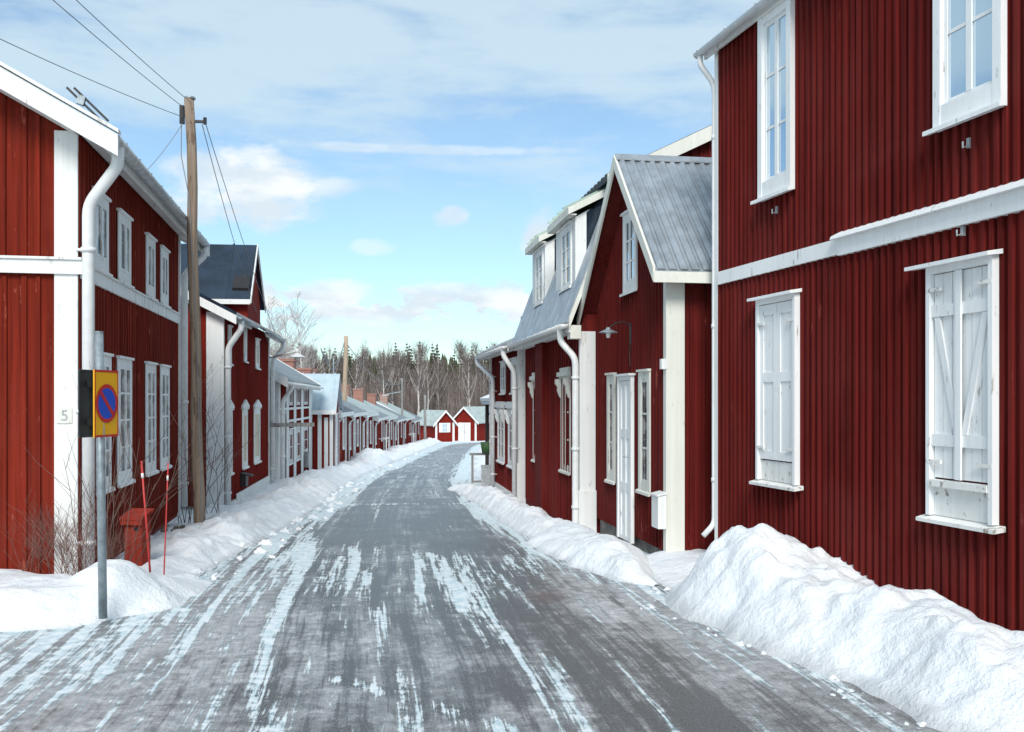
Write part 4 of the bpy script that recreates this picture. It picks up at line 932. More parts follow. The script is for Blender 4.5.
for a, b, h_ in ((288.3, 292.2, -.30), (295.8, 299.6, -.30), (303, 307.3, -.22)):
    k3.window(k3.S(a), k3.S(b), A(h_)+.25, A(.85), tw=.10, rows=2, cols=1, pane='glass_pale', o=.010, d=.012, cap=0, sill=.01)
    k3.window(k3.S(a)+.05, k3.S(b)-.05, A(1.46), A(1.98), tw=.06, rows=1, cols=2, pane='black', o=.010, d=.012, cap=0, sill=.0)
m = k3.mb(); pslab(m, (.25, eh-.08), (-WL/2, eh-.08+pit*(WL/2+.25)), -.2, L3+.15, .07); pslab(m, (-WL-.25, eh-.08), (-WL/2, eh-.08+pit*(WL/2+.25)), -.2, L3+.15, .07); rf = m.build('roof', 'roof_felt_pale', k3.e)
m = k3.mb(); m.box(3.2, 3.7, -WL/2-.25, -WL/2+.25, eh+pit*WL/2-.3, eh+pit*WL/2+.65); m.build('chimney', 'brick', rf)
m = k3.mb()
for xa, xb in ((-.24, -.201), (L3+.151, L3+.18)):
    m.hexa([(xa, .27, eh-.2), (xb, .27, eh-.2), (xb, -WL/2, eh-.2+pit*(WL/2+.25)), (xa, -WL/2, eh-.2+pit*(WL/2+.25))], [(xa, .27, eh+.02), (xb, .27, eh+.02), (xb, -WL/2, eh+.02+pit*(WL/2+.25)), (xa, -WL/2, eh+.02+pit*(WL/2+.25))])
m.box(-.2, L3+.15, .251, .27, eh-.18, eh-.04); m.build('barge_board', 'white', k3.e)
k3.gutter(-.2, L3+.15, .33, eh-.09, .055)
k3.downpipe([(.1, .33, eh-.1), (.1, .33, eh-.2), (.15, .12, eh-.5), (.15, .12, -.3)], .05)
m = MB(); m.bar((-.35, 0, 0), (.85, 0, 0), .04, .09); m.bar((-.35, .0, -.03), (-.35, -.3, -.03), .03, .03); m.bar((.0, -.02, -.02), (.0, -.35, -.02), .03, .03)
o = m.build('flag_bracket', 'grey_wood', None); o.location = (px2(277, 21.6), 21.6, EYE-25*21.6/F); o.rotation_euler = (0, 0, R(25)); tag(o, 'grey horizontal bar sticking out at the white corner of the low cottage', 'bar')
m = MB(); m.box(-.16, .16, -.1, .1, 0, .42); m.box(-.17, .17, -.12, .12, .421, .45); o = m.build('meter_box', 'pipe_grey', None); o.location = (px2(306, 28.0)+.02, 27.6, g(28)+.35); tag(o, 'grey meter box low at the far corner of the white-boarded cottage', 'box')

# ------------------------------------------------------------------ LEFT 4: projecting cottage with pale metal roof towards the camera
k4 = House('gabled_cottage', 332, 29.9, 400, -1, 'cottage projecting towards the street with pale blue-white metal roof sloping to the viewer', 'cottage')
A = k4.A; sp_ = 3.2; L4_ = 3.2; eh = A(1.35); rh = A(2.42)
m = k4.mb(); m.prism([(0, 0, -.3), (L4_, 0, -.3), (L4_, 0, eh), (L4_/2, 0, rh-.05), (0, 0, eh)], (0, -5, 0)); k4.battens(m, -5, -.05, -.3, eh-.02, .18, .05, .02, o=0, face='gable', rnd=rr); m.build('wall', 'red_far', k4.e)
m = k4.mb(); m.box(-.05, -.0205, -.44, -.32, -.3, eh); m.box(-.05, -.0205, -.07, .0, -.3, eh); m.box(-.05, .06, .001, .03, -.3, eh); m.box(L4_-.1, L4_, .001, .03, -.3, eh); m.build('corner_board', 'white', k4.e)
m = k4.mb(); slab(m, -.25, eh-.12, L4_/2, rh, -5.1, .15, .05); slab(m, L4_/2, rh, L4_+.25, eh-.12, -5.1, .15, .05)
for o_ in (0, -.35, -.7, -1.05, -1.4, -1.75, -2.1): slab(m, -.25, eh-.07, L4_/2, rh+.05, o_-.02, o_+.02, .03)
m.build('roof', 'roof_bluewhite', k4.e)
m = k4.mb(); m.box(-.3, -.251, -5.1, .15, eh-.2, eh-.07); m.build('fascia', 'white', k4.e)
k4.door(.9, 1.8, -.1, A(1.15))
m = k4.mb(); m.box(-.045, -.0205, -.24, -.12, -.1, eh-.3); m.build('window', 'white', k4.e)

# ------------------------------------------------------------------ the row of cottages further down
rrow = random.Random(21)
ROW = [(33.4, 37.6, 'felt', 'pale grey felt roof, standing right behind the light wooden pole'), (37.9, 43.4, 'felt_pale', 'grey roof and twin brick chimneys, second past the light wooden pole'),
       (43.7, 50.2, 'metal', 'metal roof and a white door, midway down the left row'), (50.5, 57.5, 'felt_pale', 'grey roof and small porch rail, past the middle of the left row'),
       (57.8, 65.2, 'metal', 'pale roof, just before the grey lamp pole'), (65.5, 74.0, 'felt_pale', 'grey roof, right behind the grey lamp pole'),
       (74.3, 83.5, 'metal', 'pale metal roof, second last before the bend'), (83.8, 95.5, 'felt_pale', 'grey roof, last of the left row before the bend')]
for i, (ya, yb, rf_, txt) in enumerate(ROW):
    xa, xb = interp(LW, ya)-.1, interp(LW, yb)-.1
    vp = CX+F*(xb-xa)/(yb-ya); ln = math.hypot(xb-xa, yb-ya)
    k = House('row_cottage', CX+F*xa/ya, ya, vp, -1, 'red cottage with '+txt, 'cottage', 'cottages in the long left row')
    ehh = 2.25+rrow.uniform(-.12, .12)-(g(ya)-g(yb))*.3; WL = 4.4; pit = .50+rrow.uniform(-.04, .06)
    m = k.mb(); lo = -.6
    m.prism([(0, 0, lo), (0, 0, ehh), (0, -WL/2, ehh+pit*WL/2), (0, -WL, ehh), (0, -WL, lo)], (ln-.05, 0, 0)); k.battens(m, 0, ln, lo, ehh-.02, .2, .06, .02, rnd=rr)
    m.build('wall', 'red_far', k.e)
    m = k.mb(); m.box(-.05, -.001, -.26, .03, lo, ehh-.05); m.box(ln-.3, ln-.06, .021, .04, lo, ehh-.05); m.build('corner_board', 'white', k.e)
    m = k.mb(); pslab(m, (.3, ehh-.13), (-WL/2, ehh-.13+pit*(WL/2+.3)), -.25, ln, .07); pslab(m, (-WL-.3, ehh-.13), (-WL/2, ehh-.13+pit*(WL/2+.3)), -.25, ln, .07)
    q = m.build('roof', {'felt': 'roof_felt', 'felt_pale': 'roof_felt_pale', 'metal': 'roof_paleg'}[rf_], k.e)
    m = k.mb()
    for x0, x1 in ((-.29, -.251),):
        m.hexa([(x0, .33, ehh-.30), (x1, .33, ehh-.30), (x1, -WL/2, ehh-.26+pit*(WL/2+.3)), (x0, -WL/2, ehh-.26+pit*(WL/2+.3))], [(x0, .33, ehh-.02), (x1, .33, ehh-.02), (x1, -WL/2, ehh+.02+pit*(WL/2+.3)), (x0, -WL/2, ehh+.02+pit*(WL/2+.3))])
    m.box(-.25, ln, .301, .33, ehh-.24, ehh-.08); m.build('barge_board', 'white', k.e)
    for cx_ in ([.35, .62] if i == 1 else [.5]):
        if i in (7,): continue
        m = k.mb(); c = ln*cx_; rz = ehh+pit*WL/2; m.box(c-.35, c+.35, -WL/2-.05, -WL/2+.55, rz-.4, rz+.62); m.box(c-.39, c+.39, -WL/2-.09, -WL/2+.59, rz+.621, rz+.72)
        m.build('chimney', 'brick', q)
    dpos = rrow.uniform(.42, .55)*ln
    k.door(dpos-.42, dpos+.42, -.1, 1.9, tw=.06, o=.005, mat='white' if i % 3 else 'red_box')
    for c in (ln*.22, ln*.78):
        k.window(c-.36, c+.36, .6, 1.75, tw=.09, rows=2, cols=2, o=.012, cap=0, sill=.01,  pane='glass_pale' if i % 2 else 'cream')
    k.downpipe([(.3, .36, ehh-.2), (.3, .08, ehh-.5), (.3, .08, -.2)], .035, clips=False)
    if i in (3, 6):
        m = k.mb(); 
        for x in (dpos-.9, dpos+.9): m.box(x-.025, x+.025, .5, .55, lo+.3, .9); m.box(x-.02, x+.02, .1, .55, .83, .88)
        m.box(dpos-.87, dpos+.87, .5, .55, .84, .88); m.build('porch_rail', 'white', k.e)
        m = k.mb(); m.box(dpos-.9, dpos+.9, .05, 1.0, lo+.3, lo+.5); m.build('porch_step', 'grey_wood', k.e)

# ------------------------------------------------------------------ cottages facing down the street at its end
def endcot(px0, px1, Y, hb, hr, label, doorpx=None, winpx=None, roofdir=8, depth=6.0, sidewall=0):
    x0, x1 = px2(px0, Y), px2(px1, Y); z = g(Y); W_ = (x1-x0)*1.06
    e = tag(empty('end_cottage', ((x0+x1)/2, Y, z), R(roofdir)), label, 'cottage', 'cottages at the end of the street')
    m = MB(); m.prism([(-W_/2, 0, -.2), (W_/2, 0, -.2), (W_/2, 0, hb), (0, 0, hr-.06), (-W_/2, 0, hb)], (0, depth, 0))
    n = int(W_/.25)
    for i in range(n):
        c = -W_/2+(i+.5)*W_/n; m.box(c-.03, c+.03, -.02, .004, -.2, hb+(hr-.06-hb)*(1-abs(c)/(W_/2))-.02)
    m.build('wall', 'red_far', e)
    m = MB()
    for c in (-W_/2, W_/2-.2): m.box(c-.01, c+.21, -.05, -.021, -.2, hb)
    m.build('corner_board', 'white', e)
    m = MB(); s_ = (hr-hb)/(W_/2); ov = .35
    for sg in (-1, 1): m.hexa([(0, -.3, hr), (sg*(W_/2+ov), -.3, hb-s_*ov), (sg*(W_/2+ov), depth+.2, hb-s_*ov), (0, depth+.2, hr)], [(0, -.3, hr+.1), (sg*(W_/2+ov), -.3, hb-s_*ov+.1), (sg*(W_/2+ov), depth+.2, hb-s_*ov+.1), (0, depth+.2, hr+.1)])
    m.build('roof', 'roof_paleg', e)
    m = MB()
    for sg in (-1, 1): m.hexa([(0, -.34, hr-.12), (sg*(W_/2+ov+.02), -.34, hb-s_*ov-.12), (sg*(W_/2+ov+.02), -.301, hb-s_*ov-.12), (0, -.301, hr-.12)], [(0, -.34, hr+.12), (sg*(W_/2+ov+.02), -.34, hb-s_*ov+.12), (sg*(W_/2+ov+.02), -.301, hb-s_*ov+.12), (0, -.301, hr+.12)])
    m.build('barge_board', 'white', e)
    if winpx:
        c = px2(winpx, Y)-(x0+x1)/2; m = MB(); m.box(c-.36, c+.36, -.07, -.0205, 1.0, 2.0); wn = m.build('window', 'white', e)
        m = MB(); m.box(c-.26, c+.26, -.075, -.0705, 1.08, 1.92); m.build('pane', 'glass', wn)
        m = MB(); m.box(c-.02, c+.02, -.09, -.0755, 1.08, 1.92); m.box(c-.26, c+.26, -.088, -.0755, 1.48, 1.52); m.build('sash', 'white', wn)
        for sg in (-1, 1):
            m = MB(); m.box(min(c+sg*.37, c+sg*.64), max(c+sg*.37, c+sg*.64), -.06, -.0205, 1.0, 2.0); m.build('shutter', 'white', wn)
    if doorpx:
        c = px2(doorpx, Y)-(x0+x1)/2; m = MB(); m.box(c-.75, c+.75, -.06, -.0205, -.1, 2.05); f_ = m.build('door', 'white', e)
        m = MB(); m.box(c-.02, c+.02, -.08, -.0605, -.1, 1.95); m.box(c+.1, c+.14, -.1, -.0605, .9, 1.05); m.build('handle', 'galv', f_)
endcot(435, 454.5, 101, 2.05, 3.25, 'small red cottage with white shuttered window facing down the street', winpx=444.5, roofdir=28)
endcot(452.5, 477, 107, 2.3, 3.75, 'red cottage with wide white double door at the end of the street', doorpx=464.5, roofdir=-22, depth=7)
endcot(477.5, 497, 112, 1.9, 3.0, 'red cottage with pale door partly hidden by the right-hand shed', doorpx=484, roofdir=-10)
endcot(385, 402, 125, 2.1, 3.3, 'red cottage half hidden behind the end of the left row', winpx=392, roofdir=8)

# ------------------------------------------------------------------ poles, lamps, wires
def pole(px, py_top, Y, lean, r0, r1, mat, label, name='utility_pole', h0=None):
    x = px2(px, Y); z0 = g(Y)-.1; top = EYE+(HY-py_top)*Y/F
    e = tag(empty(name, (x, Y, z0)), label, 'pole')
    m = MB(); n = 10; m.tube([(lean*i/n+.012*math.sin(i*1.7), .01*math.cos(i*2.1), (top-z0)*i/n) for i in range(n+1)], r0, 14, r1); m.build('shaft', mat, e, True)
    return e, Vector((x+lean, Y, top))
p1, t1 = pole(199.5, 99, 11.5, -.115, .071, .056, 'pole_wood', 'tall weathered brown wooden utility pole in front of the left houses')
m = MB(); m.tube([(-.115, 0, t1.z-p1.location.z), (-.115, 0, t1.z-p1.location.z+.02)], .066, 14); m.build('cap', 'galv', p1)
m = MB(); m.bar((-.21, 0, t1.z-p1.location.z-.08), (-.21, 0, t1.z-p1.location.z-.30), .05, .05); m.bar((-.21, 0, t1.z-p1.location.z-.2), (-.115, 0, t1.z-p1.location.z-.2), .03, .03); m.build('junction_box', 'black', p1)
m = MB(); m.bar((-.12, 0, t1.z-p1.location.z-.27), (.06, .02, t1.z-p1.location.z-.27), .03, .03); m.tube([(.06, .02, t1.z-p1.location.z-.30), (.06, .02, t1.z-p1.location.z-.22)], .022, 8); m.build('insulator', 'black', p1)
p2, t2 = pole(343, 336, 44, .15, .12, .095, 'pole_light', 'light brown bare wooden pole standing before the left row of cottages')
p3, t3 = pole(402, 378, 74, 0, .10, .08, 'grey_wood', 'grey pole with a street lamp arm near the far bend', 'lamp_pole')
zt = t3.z-p3.location.z
m = MB(); m.bar((0, 0, zt-1.05), (-1.1, -.2, zt-1.25), .07, .07); m.build('arm', 'galv', p3); m = MB(); m.bar((-1.0, -.2, zt-1.30), (-1.5, -.25, zt-1.38), .2, .12); m.build('lamp_head', 'pipe_grey', p3)
p4, t4 = pole(425, 395, 98, 0, .15, .12, 'grey_wood', 'short pale pole farthest away, by the end of the left row')
p5, t5 = pole(333.5, 356, 60, 0, .05, .04, 'galv', 'thin grey metal mast rising behind the left row roofs', 'mast')
# street lamp on the far corner of the cross-gabled house
b0 = Vector((px2(271, 21.6), 21.6, EYE+43*21.6/F)); b1 = Vector((px2(297, 21.0), 21.0, EYE+49*21.0/F))
sl = tag(empty('street_lamp', b0), 'street lamp on a slanting white arm fixed to the corner of the cross-gabled house', 'street lamp')
d = b1-b0; m = MB(); m.tube([(-.1, 0, -.04), tuple(d*.5+Vector((0, 0, -.01))), tuple(d)], .022, 8); m.tube([tuple(d+Vector((0, 0, .05))), tuple(d+Vector((0, 0, -.06)))], .04, 8); m.build('arm', 'pipe_white', sl, True)
m = MB(); 
for (r0, z0), (r1_, z1) in zip([(.04, -.05), (.07, -.07), (.17, -.12)], [(.07, -.07), (.17, -.12), (.175, -.14)]):
    for kk in range(14):
        a0, a1 = kk/14*6.2832, (kk+1)/14*6.2832
        m.add([(d.x+r0*math.cos(a0), d.y+r0*math.sin(a0), d.z+z0), (d.x+r0*math.cos(a1), d.y+r0*math.sin(a1), d.z+z0), (d.x+r1_*math.cos(a1), d.y+r1_*math.sin(a1), d.z+z1), (d.x+r1_*math.cos(a0), d.y+r1_*math.sin(a0), d.z+z1)], [(0, 1, 2, 3)])
m.build('lamp_shade', 'pipe_white', sl)
m = MB(); m.tube([(d.x, d.y, d.z-.08), (d.x, d.y, d.z-.17), (d.x, d.y, d.z-.2)], .07, 10, .05); m.build('globe', 'bulb', sl, True)
def wire(a, b, sag, r, label, n=16, grp='overhead wires'):
    a = Vector(a); b = Vector(b); m = MB(); pts = []
    for i in range(n+1):
        t_ = i/n; q = a.lerp(b, t_)-a; q.z -= sag*4*t_*(1-t_); pts.append(tuple(q))
    m.tube(pts, r, 5); o = m.build('overhead_wire', 'wire', None); o.location = a
    return tag(o, label, 'wire', grp)
simple('wire', (.22, .23, .25), .6, 0, .1, 6)
tp = t1+Vector((-.08, 0, -.10))
def ext(px, py, Y, k, src): q = Vector((px2(px, Y), Y, EYE+(HY-py)*Y/F)); return src+(q-src)*k
wire(tp, ext(66, 0, 8.0, 2.6, tp), .10, .0042, 'upper overhead wire leaving the tall brown pole to the top left, steeper outer one')
wire(t1+Vector((.02, 0, -.05)), ext(77, 0, 8.0, 2.6, tp), .10, .0042, 'overhead wire leaving the tall brown pole to the top left, nearest to the pole')
wire(tp+Vector((0, 0, -.12)), ext(0, 18, 8.4, 2.2, tp), .12, .0042, 'low flat overhead wire running from the tall brown pole to the left edge')
wire(tp+Vector((0, 0, -.18)), k1.w(2.6, -.1, 4.05-k1.z), .06, .004, 'thin service wire from the tall brown pole down to the left house eave')
q = t1+Vector((.17, .02, -.25)); endp = Vector(k2.w(L2+.1, .2, k2.A(3.0)))
wire(q, endp, .10, .005, 'overhead wire from the tall brown pole down to the cross-gabled house, right one')
wire(q+Vector((-.03, 0, -.05)), endp+Vector((-.2, 0, -.1)), .22, .005, 'overhead wire from the tall brown pole down to the cross-gabled house, left one')
m = MB(); m.tube([(-.21, -.02, t1.z-p1.location.z-.3), (-.2, -.06, t1.z-p1.location.z-.7), (-.10, -.08, t1.z-p1.location.z-1.2), (.0, -.09, 2.4), (.06, -.09, .3)], .006, 5); m.build('cable', 'wire', p1)
a = t2+Vector((-.1, 0, -.3)); b = Vector((px2(308, 30), 32, EYE+52*32/F))
for sg in (.75, .95): wire(a, b, sg, .016, 'sagging %s grey wire from the light wooden pole towards the left' % ('upper' if sg < .8 else 'lower'))
wire(t3+Vector((0, 0, -.3)), t2+Vector((0, 0, -.3)), .9, .02, 'long faint wire between the light wooden pole and the grey lamp pole')

# ------------------------------------------------------------------ road sign
SX, SY = px2(103, 6.75), 6.75
sg = tag(empty('no_parking_sign', (SX, SY, 0.05)), 'grey post in the snow drift with yellow no-parking sign and a second sign from behind', 'road sign')
ztop = EYE+(HY-333)*SY/F-.05; m = MB(); m.tube([(0, 0, 0), (-.03, 0, ztop)], .030, 14); m.build('post', 'galv', sg, True)
m = MB(); m.tube([(-.03, 0, ztop), (-.03, 0, ztop+.012)], .031, 14); m.build('post_cap', 'galv', sg)
def signplate(parent, name, cx, cy, ang, w_, hgt, zc, front):
    e = bpy.data.objects.new(name, None)
    dirv = Vector((math.cos(ang), math.sin(ang), 0)); nrm = Vector((math.sin(ang), -math.cos(ang), 0))
    def fn(u, n_, z): q = Vector((cx, cy, zc))+dirv*u+nrm*n_; return (q.x, q.y, q.z+z)
    return fn
zc = EYE+(HY-403.5)*SY/F-.05; HH = 67*SY/F/2
ang = R(82); w2 = .15
fn = signplate(sg, 's', -.03+.040, .03, ang, .3, .47, zc, True)
m = MB(fn); m.box(-w2, w2, -.003, .003, -HH, HH); m.box(-w2-.003, -w2, -.006, .004, -HH, HH); pl = m.build('sign_face', 'sign_yellow', sg)
m = MB(fn); fw = .016
m.box(-w2, w2, .0032, .0045, HH-fw, HH); m.box(-w2, w2, .0032, .0045, -HH, -HH+fw); m.box(-w2, -w2+fw*.7, .0032, .0045, -HH+fw, HH-fw); m.box(w2-fw*.7, w2, .0032, .0045, -HH+fw, HH-fw); m.build('border', 'sign_red', pl)
def disc(fn, r0, r1_, d0, seg=40):
    m = MB(fn)
    for i in range(seg):
        a0, a1 = i/seg*6.28319, (i+1)/seg*6.28319
        m.add([(r0*math.cos(a0), d0, r0*math.sin(a0)), (r0*math.cos(a1), d0, r0*math.sin(a1)), (r1_*math.cos(a1), d0, r1_*math.sin(a1)), (r1_*math.cos(a0), d0, r1_*math.sin(a0))], [(0, 1, 2, 3)])
    return m
RD = .138; m = disc(fn, .0001, RD*.80, .006); m.build('blue_disc', 'sign_blue', pl)
m = disc(fn, RD*.80, RD, .0062); 
c45 = math.cos(R(45)); a_ = RD*.82*c45; wd = .011
m.add([(-a_-wd, .0075, a_-wd), (-a_+wd, .0075, a_+wd), (a_+wd, .0075, -a_+wd), (a_-wd, .0075, -a_-wd)], [(0, 1, 2, 3)]); m.build('red_ring', 'sign_red', pl)
ang2 = R(80); w3 = .13
fn2 = signplate(sg, 'b', -.03-.048, -.03, ang2, .3, .47, zc, False)
m = MB(fn2); m.box(-w3, w3, -.003, .003, -HH, HH); m.box(-w3, w3, .003, .010, HH-.012, HH); m.box(-w3, w3, .003, .010, -HH, -HH+.012); bk = m.build('sign_back', 'sign_back', sg)
for hz in (.14, -.13):
    m = MB(fn2); m.bar((-.05, .018, hz), (.07, .018, hz), .02, .022); m.bar((-.03, .024, hz+.02), (-.03, .024, hz-.025), .03, .03); m.build('clamp', 'black', bk)

# snow stakes
def stake(px, pyt, pyb, Y, lean, r, label):
    x = px2(px, Y); zb = g(Y)+.0; top = EYE+(HY-pyt)*Y/F
    e = tag(empty('snow_stake', (x, Y, zb)), label, 'snow stake', 'red snow stakes'); L_ = top-zb
    m = MB(); m.tube([(0, 0, 0), (lean*.5, 0, L_*.5), (lean, 0, L_)], r, 7, r*.8); m.build('rod', 'stake_red', e, True)
    m = MB(); m.tube([(lean*.86, 0, L_*.86), (lean*.9, 0, L_*.9)], r*1.25, 7); m.build('reflector_band', 'reflector', e, True)
stake(151, 461, 575, 8.35, -.085, .010, 'thick red snow stake leaning left in front of the red wooden box')
stake(163.5, 463, 585, 8.1, .04, .0065, 'thin red snow stake nearer the road, right of the red wooden box')
# red box
bx = tag(empty('letter_box', (px2(137.5, 8.7), 8.7, g(9)+.03), R(-8)), 'red wooden post box with sloping lid standing in snow by the left house', 'post box')
m = MB(); m.box(-.085, .085, -.08, .08, -.05, .52); m.build('box', 'red_box', bx, bevel=.004)
m = MB(); m.hexa([(-.11, -.12, .50), (.11, -.12, .50), (.11, .10, .56), (-.11, .10, .56)], [(-.11, -.12, .525), (.11, -.12, .525), (.11, .10, .585), (-.11, .10, .585)]); m.box(-.105, .105, -.115, -.10, .455, .499); m.build('lid', 'red_box', bx)
m = MB(); m.box(.01, .06, -.084, -.0805, .40, .43); m.build('slot', 'black', bx)

# dirt patch at the pole foot
m = MB(); 
rd = random.Random(9)
for i in range(60):
    a = rd.uniform(0, 6.28); q = rd.uniform(0, .38)**1.0; x, y = math.cos(a)*q*1.2, math.sin(a)*q; s_ = rd.uniform(.015, .05)
    m.hexa([(x-s_, y-s_, -.03), (x+s_, y-s_*.7, -.03), (x+s_*.8, y+s_, -.03), (x-s_, y+s_*.8, -.03)], [(x-s_*.5, y-s_*.5, s_*.6), (x+s_*.6, y-s_*.3, s_*.5), (x+s_*.4, y+s_*.5, s_*.6), (x-s_*.5, y+s_*.4, s_*.4)])
o = m.build('earth_patch', 'dirt'); o.location = (p1.location.x+.05, 11.35, g(11.4)+.13); tag(o, kind='stuff'); tag(o, 'bare earth and grit at the foot of the tall brown pole', 'earth')

# ------------------------------------------------------------------ bushes and trees
def twigs(m, rnd, base, d, L_, r, depth, spread=.5, up=.15, seg=4, kids=(3, 5)):
    pts = [Vector(base)]; dd = Vector(d).normalized()
    for i in range(seg):
        dd = (dd+Vector((rnd.uniform(-1, 1), rnd.uniform(-1, 1), rnd.uniform(-.4, .8)))*.13+Vector((0, 0, up*.3))).normalized(); pts.append(pts[-1]+dd*L_/seg)
    m.tube(pts, r, 3 if r < .02 else 6, r*.45)
    if depth > 0:
        for i in range(rnd.randint(*kids)):
            t_ = rnd.uniform(.3, 1.0)*seg; k_ = min(seg-1, int(t_)); q = pts[k_].lerp(pts[k_+1], t_-k_)
            a = rnd.uniform(0, 6.283); side = Vector((math.cos(a), math.sin(a), rnd.uniform(.0, .5)))
            twigs(m, rnd, q, dd*.7+side*spread*1.2, L_*rnd.uniform(.38, .62), r*.55, depth-1, spread, up, max(2, seg-1), kids)
def bush(px, Y, n, L_, r, depth, mat, label, sd_, wdt=.15, lean=.35):
    rnd = random.Random(sd_); m = MB()
    for i in range(n):
        a = rnd.uniform(0, 6.28); twigs(m, rnd, (rnd.uniform(-wdt, wdt), rnd.uniform(-wdt, wdt)*.6, 0), (math.cos(a)*lean, math.sin(a)*lean*.7, 1), L_*rnd.uniform(.6, 1.05), r, depth, .55)
    o = m.build('bare_bush', mat); o.location = (px2(px, Y), Y, g(Y)+.03); return tag(o, label, 'bush')
bush(48, 7.95, 26, .62, .0035, 2, 'twig_red', 'low dense reddish dry bush against the red gable wall, left of the corner board', 1, .22, .7)
bush(82, 7.85, 20, .55, .0035, 2, 'twig_red', 'low dry bush with seed heads below the number plate', 2, .18, .7)
bush(96, 7.9, 5, 1.5, .0045, 1, 'twig', 'tall thin bare sapling rising behind the road sign post', 3, .10, .35)
bush(117, 7.95, 6, 1.35, .0045, 1, 'twig', 'spreading bare sapling between road sign and red post box', 4, .12, .5)
bush(192, 13.2, 9, 1.7, .007, 2, 'twig', 'bare climbing shrub in the gap behind the tall brown pole', 5, .2, .35)
bush(213, 14.6, 7, 1.3, .006, 2, 'twig', 'bare shrub against the white corner board of the cross-gabled house', 6, .15, .45)

def birch_mesh(sd_, H_, hazy=1.0):
    rnd = random.Random(sd_); tm = MB(); pts = []; lx = rnd.uniform(-.06, .06)
    n = 9
    for i in range(n+1): pts.append(Vector((lx*H_*i/n*(i/n)+rnd.uniform(-.08, .08), rnd.uniform(-.08, .08), H_*i/n)))
    tm.tube(pts, .17*H_/14, 7, .03)
    limbs = []
    for i in range(9):
        t_ = rnd.uniform(.30, .92); q = pts[int(t_*n)].lerp(pts[min(n, int(t_*n)+1)], t_*n-int(t_*n)); a = rnd.uniform(0, 6.28); L_ = H_*(1-t_)*.45+.8
        d = Vector((math.cos(a)*.55, math.sin(a)*.55, 1)); p1_ = q+d.normalized()*L_*.5; p2_ = p1_+(d+Vector((0, 0, .3))).normalized()*L_*.5
        tm.tube([q, p1_, p2_], .055*H_/14, 5, .015); limbs.append((q, p1_, p2_))
    cm = MB(); nn = int(520*hazy)
    for i in range(nn):
        l = rnd.choice(limbs+[(pts[5], pts[7], pts[9])]); t_ = rnd.uniform(0, 1); q = l[0].lerp(l[1], t_*2) if t_ < .5 else l[1].lerp(l[2], t_*2-1)
        d = Vector((rnd.uniform(-1, 1), rnd.uniform(-1, 1), rnd.uniform(.2, 1.6))).normalized(); L_ = rnd.uniform(.5, 1.5)*H_/14; b = q+d*L_; w_ = rnd.uniform(.010, .024)
        s_ = Vector((rnd.uniform(-1, 1), rnd.uniform(-1, 1), 0)).normalized()*w_
        c2_ = b+Vector((rnd.uniform(-.3, .3), rnd.uniform(-.3, .3), -.35))*H_/14
        cm.add([q-s_, q+s_, b+s_*.5, b-s_*.5, c2_], [(0, 1, 2, 3), (3, 2, 4)])
        for _ in range(2):
            u = rnd.uniform(.3, 1); qq = q.lerp(b, u); e = qq+Vector((rnd.uniform(-1, 1), rnd.uniform(-1, 1), rnd.uniform(-.3, 1))).normalized()*L_*.5
            cm.add([qq-s_*.6, qq+s_*.6, e], [(0, 1, 2)])
    return tm, cm
simple('twig_pale', (.40, .36, .35), .9, 0, .2, 2)
protos = []
for i in range(5):
    tm, cm = birch_mesh(100+i, 13.0)
    tr = tm.build('trunk', 'birch_bark'); cr_ = cm.build('crown', 'twig_far'); protos.append((tr.data, cr_.data)); bpy.data.objects.remove(tr); bpy.data.objects.remove(cr_)
rt = random.Random(77)
BL = ['pale-trunked bare birch standing in the wood beyond the cottages', 'leaning bare birch at the front of the far wood', 'slender bare birch among the brown trees beyond the bend']
def put_tree(name, data, x, y, s_, rz, label, cat, grp):
    e = tag(empty(name, (x, y, g(y)-.1), rz), label, cat, grp); e.scale = (s_[0], s_[0], s_[1])
    for nm, me in (('trunk', data[0]), ('crown', data[1])):
        o = bpy.data.objects.new(nm, me); C.objects.link(o); o.parent = e
    return e
for i in range(95):
    y = rt.uniform(132, 166); px = rt.uniform(255, 530) if i < 82 else rt.choice([rt.uniform(-20, 240), rt.uniform(540, 800)]); x = px2(px, y)
    s_ = rt.uniform(.84, 1.10)*(y/150)
    put_tree('birch_tree', protos[i % 5], x, y, (s_, s_), rt.uniform(0, 6.28), 'bare birch with pale trunk in the far wood beyond the cottages', 'tree', 'birches in the far wood')
# three birches behind the left row
fine = []
for i in range(3):
    rnd = random.Random(300+i); tm = MB(); cm = MB(); H_ = 11.0
    pts = [Vector((.25*math.sin(k*.5+i), .2*math.cos(k*.6), H_*k/9)) for k in range(10)]; tm.tube(pts, .09, 6, .015)
    for k in range(30):
        t_ = rnd.uniform(.25, .97); q = pts[int(t_*9)].lerp(pts[min(9, int(t_*9)+1)], t_*9-int(t_*9)); a = rnd.uniform(0, 6.28)
        twigs(cm, rnd, q, (math.cos(a)*.8, math.sin(a)*.8, .9), H_*(1.05-t_)*.38+.3, .020, 2, .6, .05, 4, (4, 6))
    tr = tm.build('trunk', 'birch_bark'); cr_ = cm.build('crown', 'twig_pale'); fine.append((tr.data, cr_.data)); bpy.data.objects.remove(tr); bpy.data.objects.remove(cr_)
for k_, (px, Y, s_, lab) in enumerate(((300, 58, .82, 'tall bare birch against the sky, rising above the low cottage roofs'), (284, 64, .84, 'bare birch just right of the cross-gabled house, behind a taller one'), (268, 62, .86, 'bare birch half hidden by the cross-gabled house'))):
    put_tree('birch_tree', fine[k_], px2(px, Y), Y, (s_*1.0, s_*1.08), k_*2.0, lab, 'tree', None)
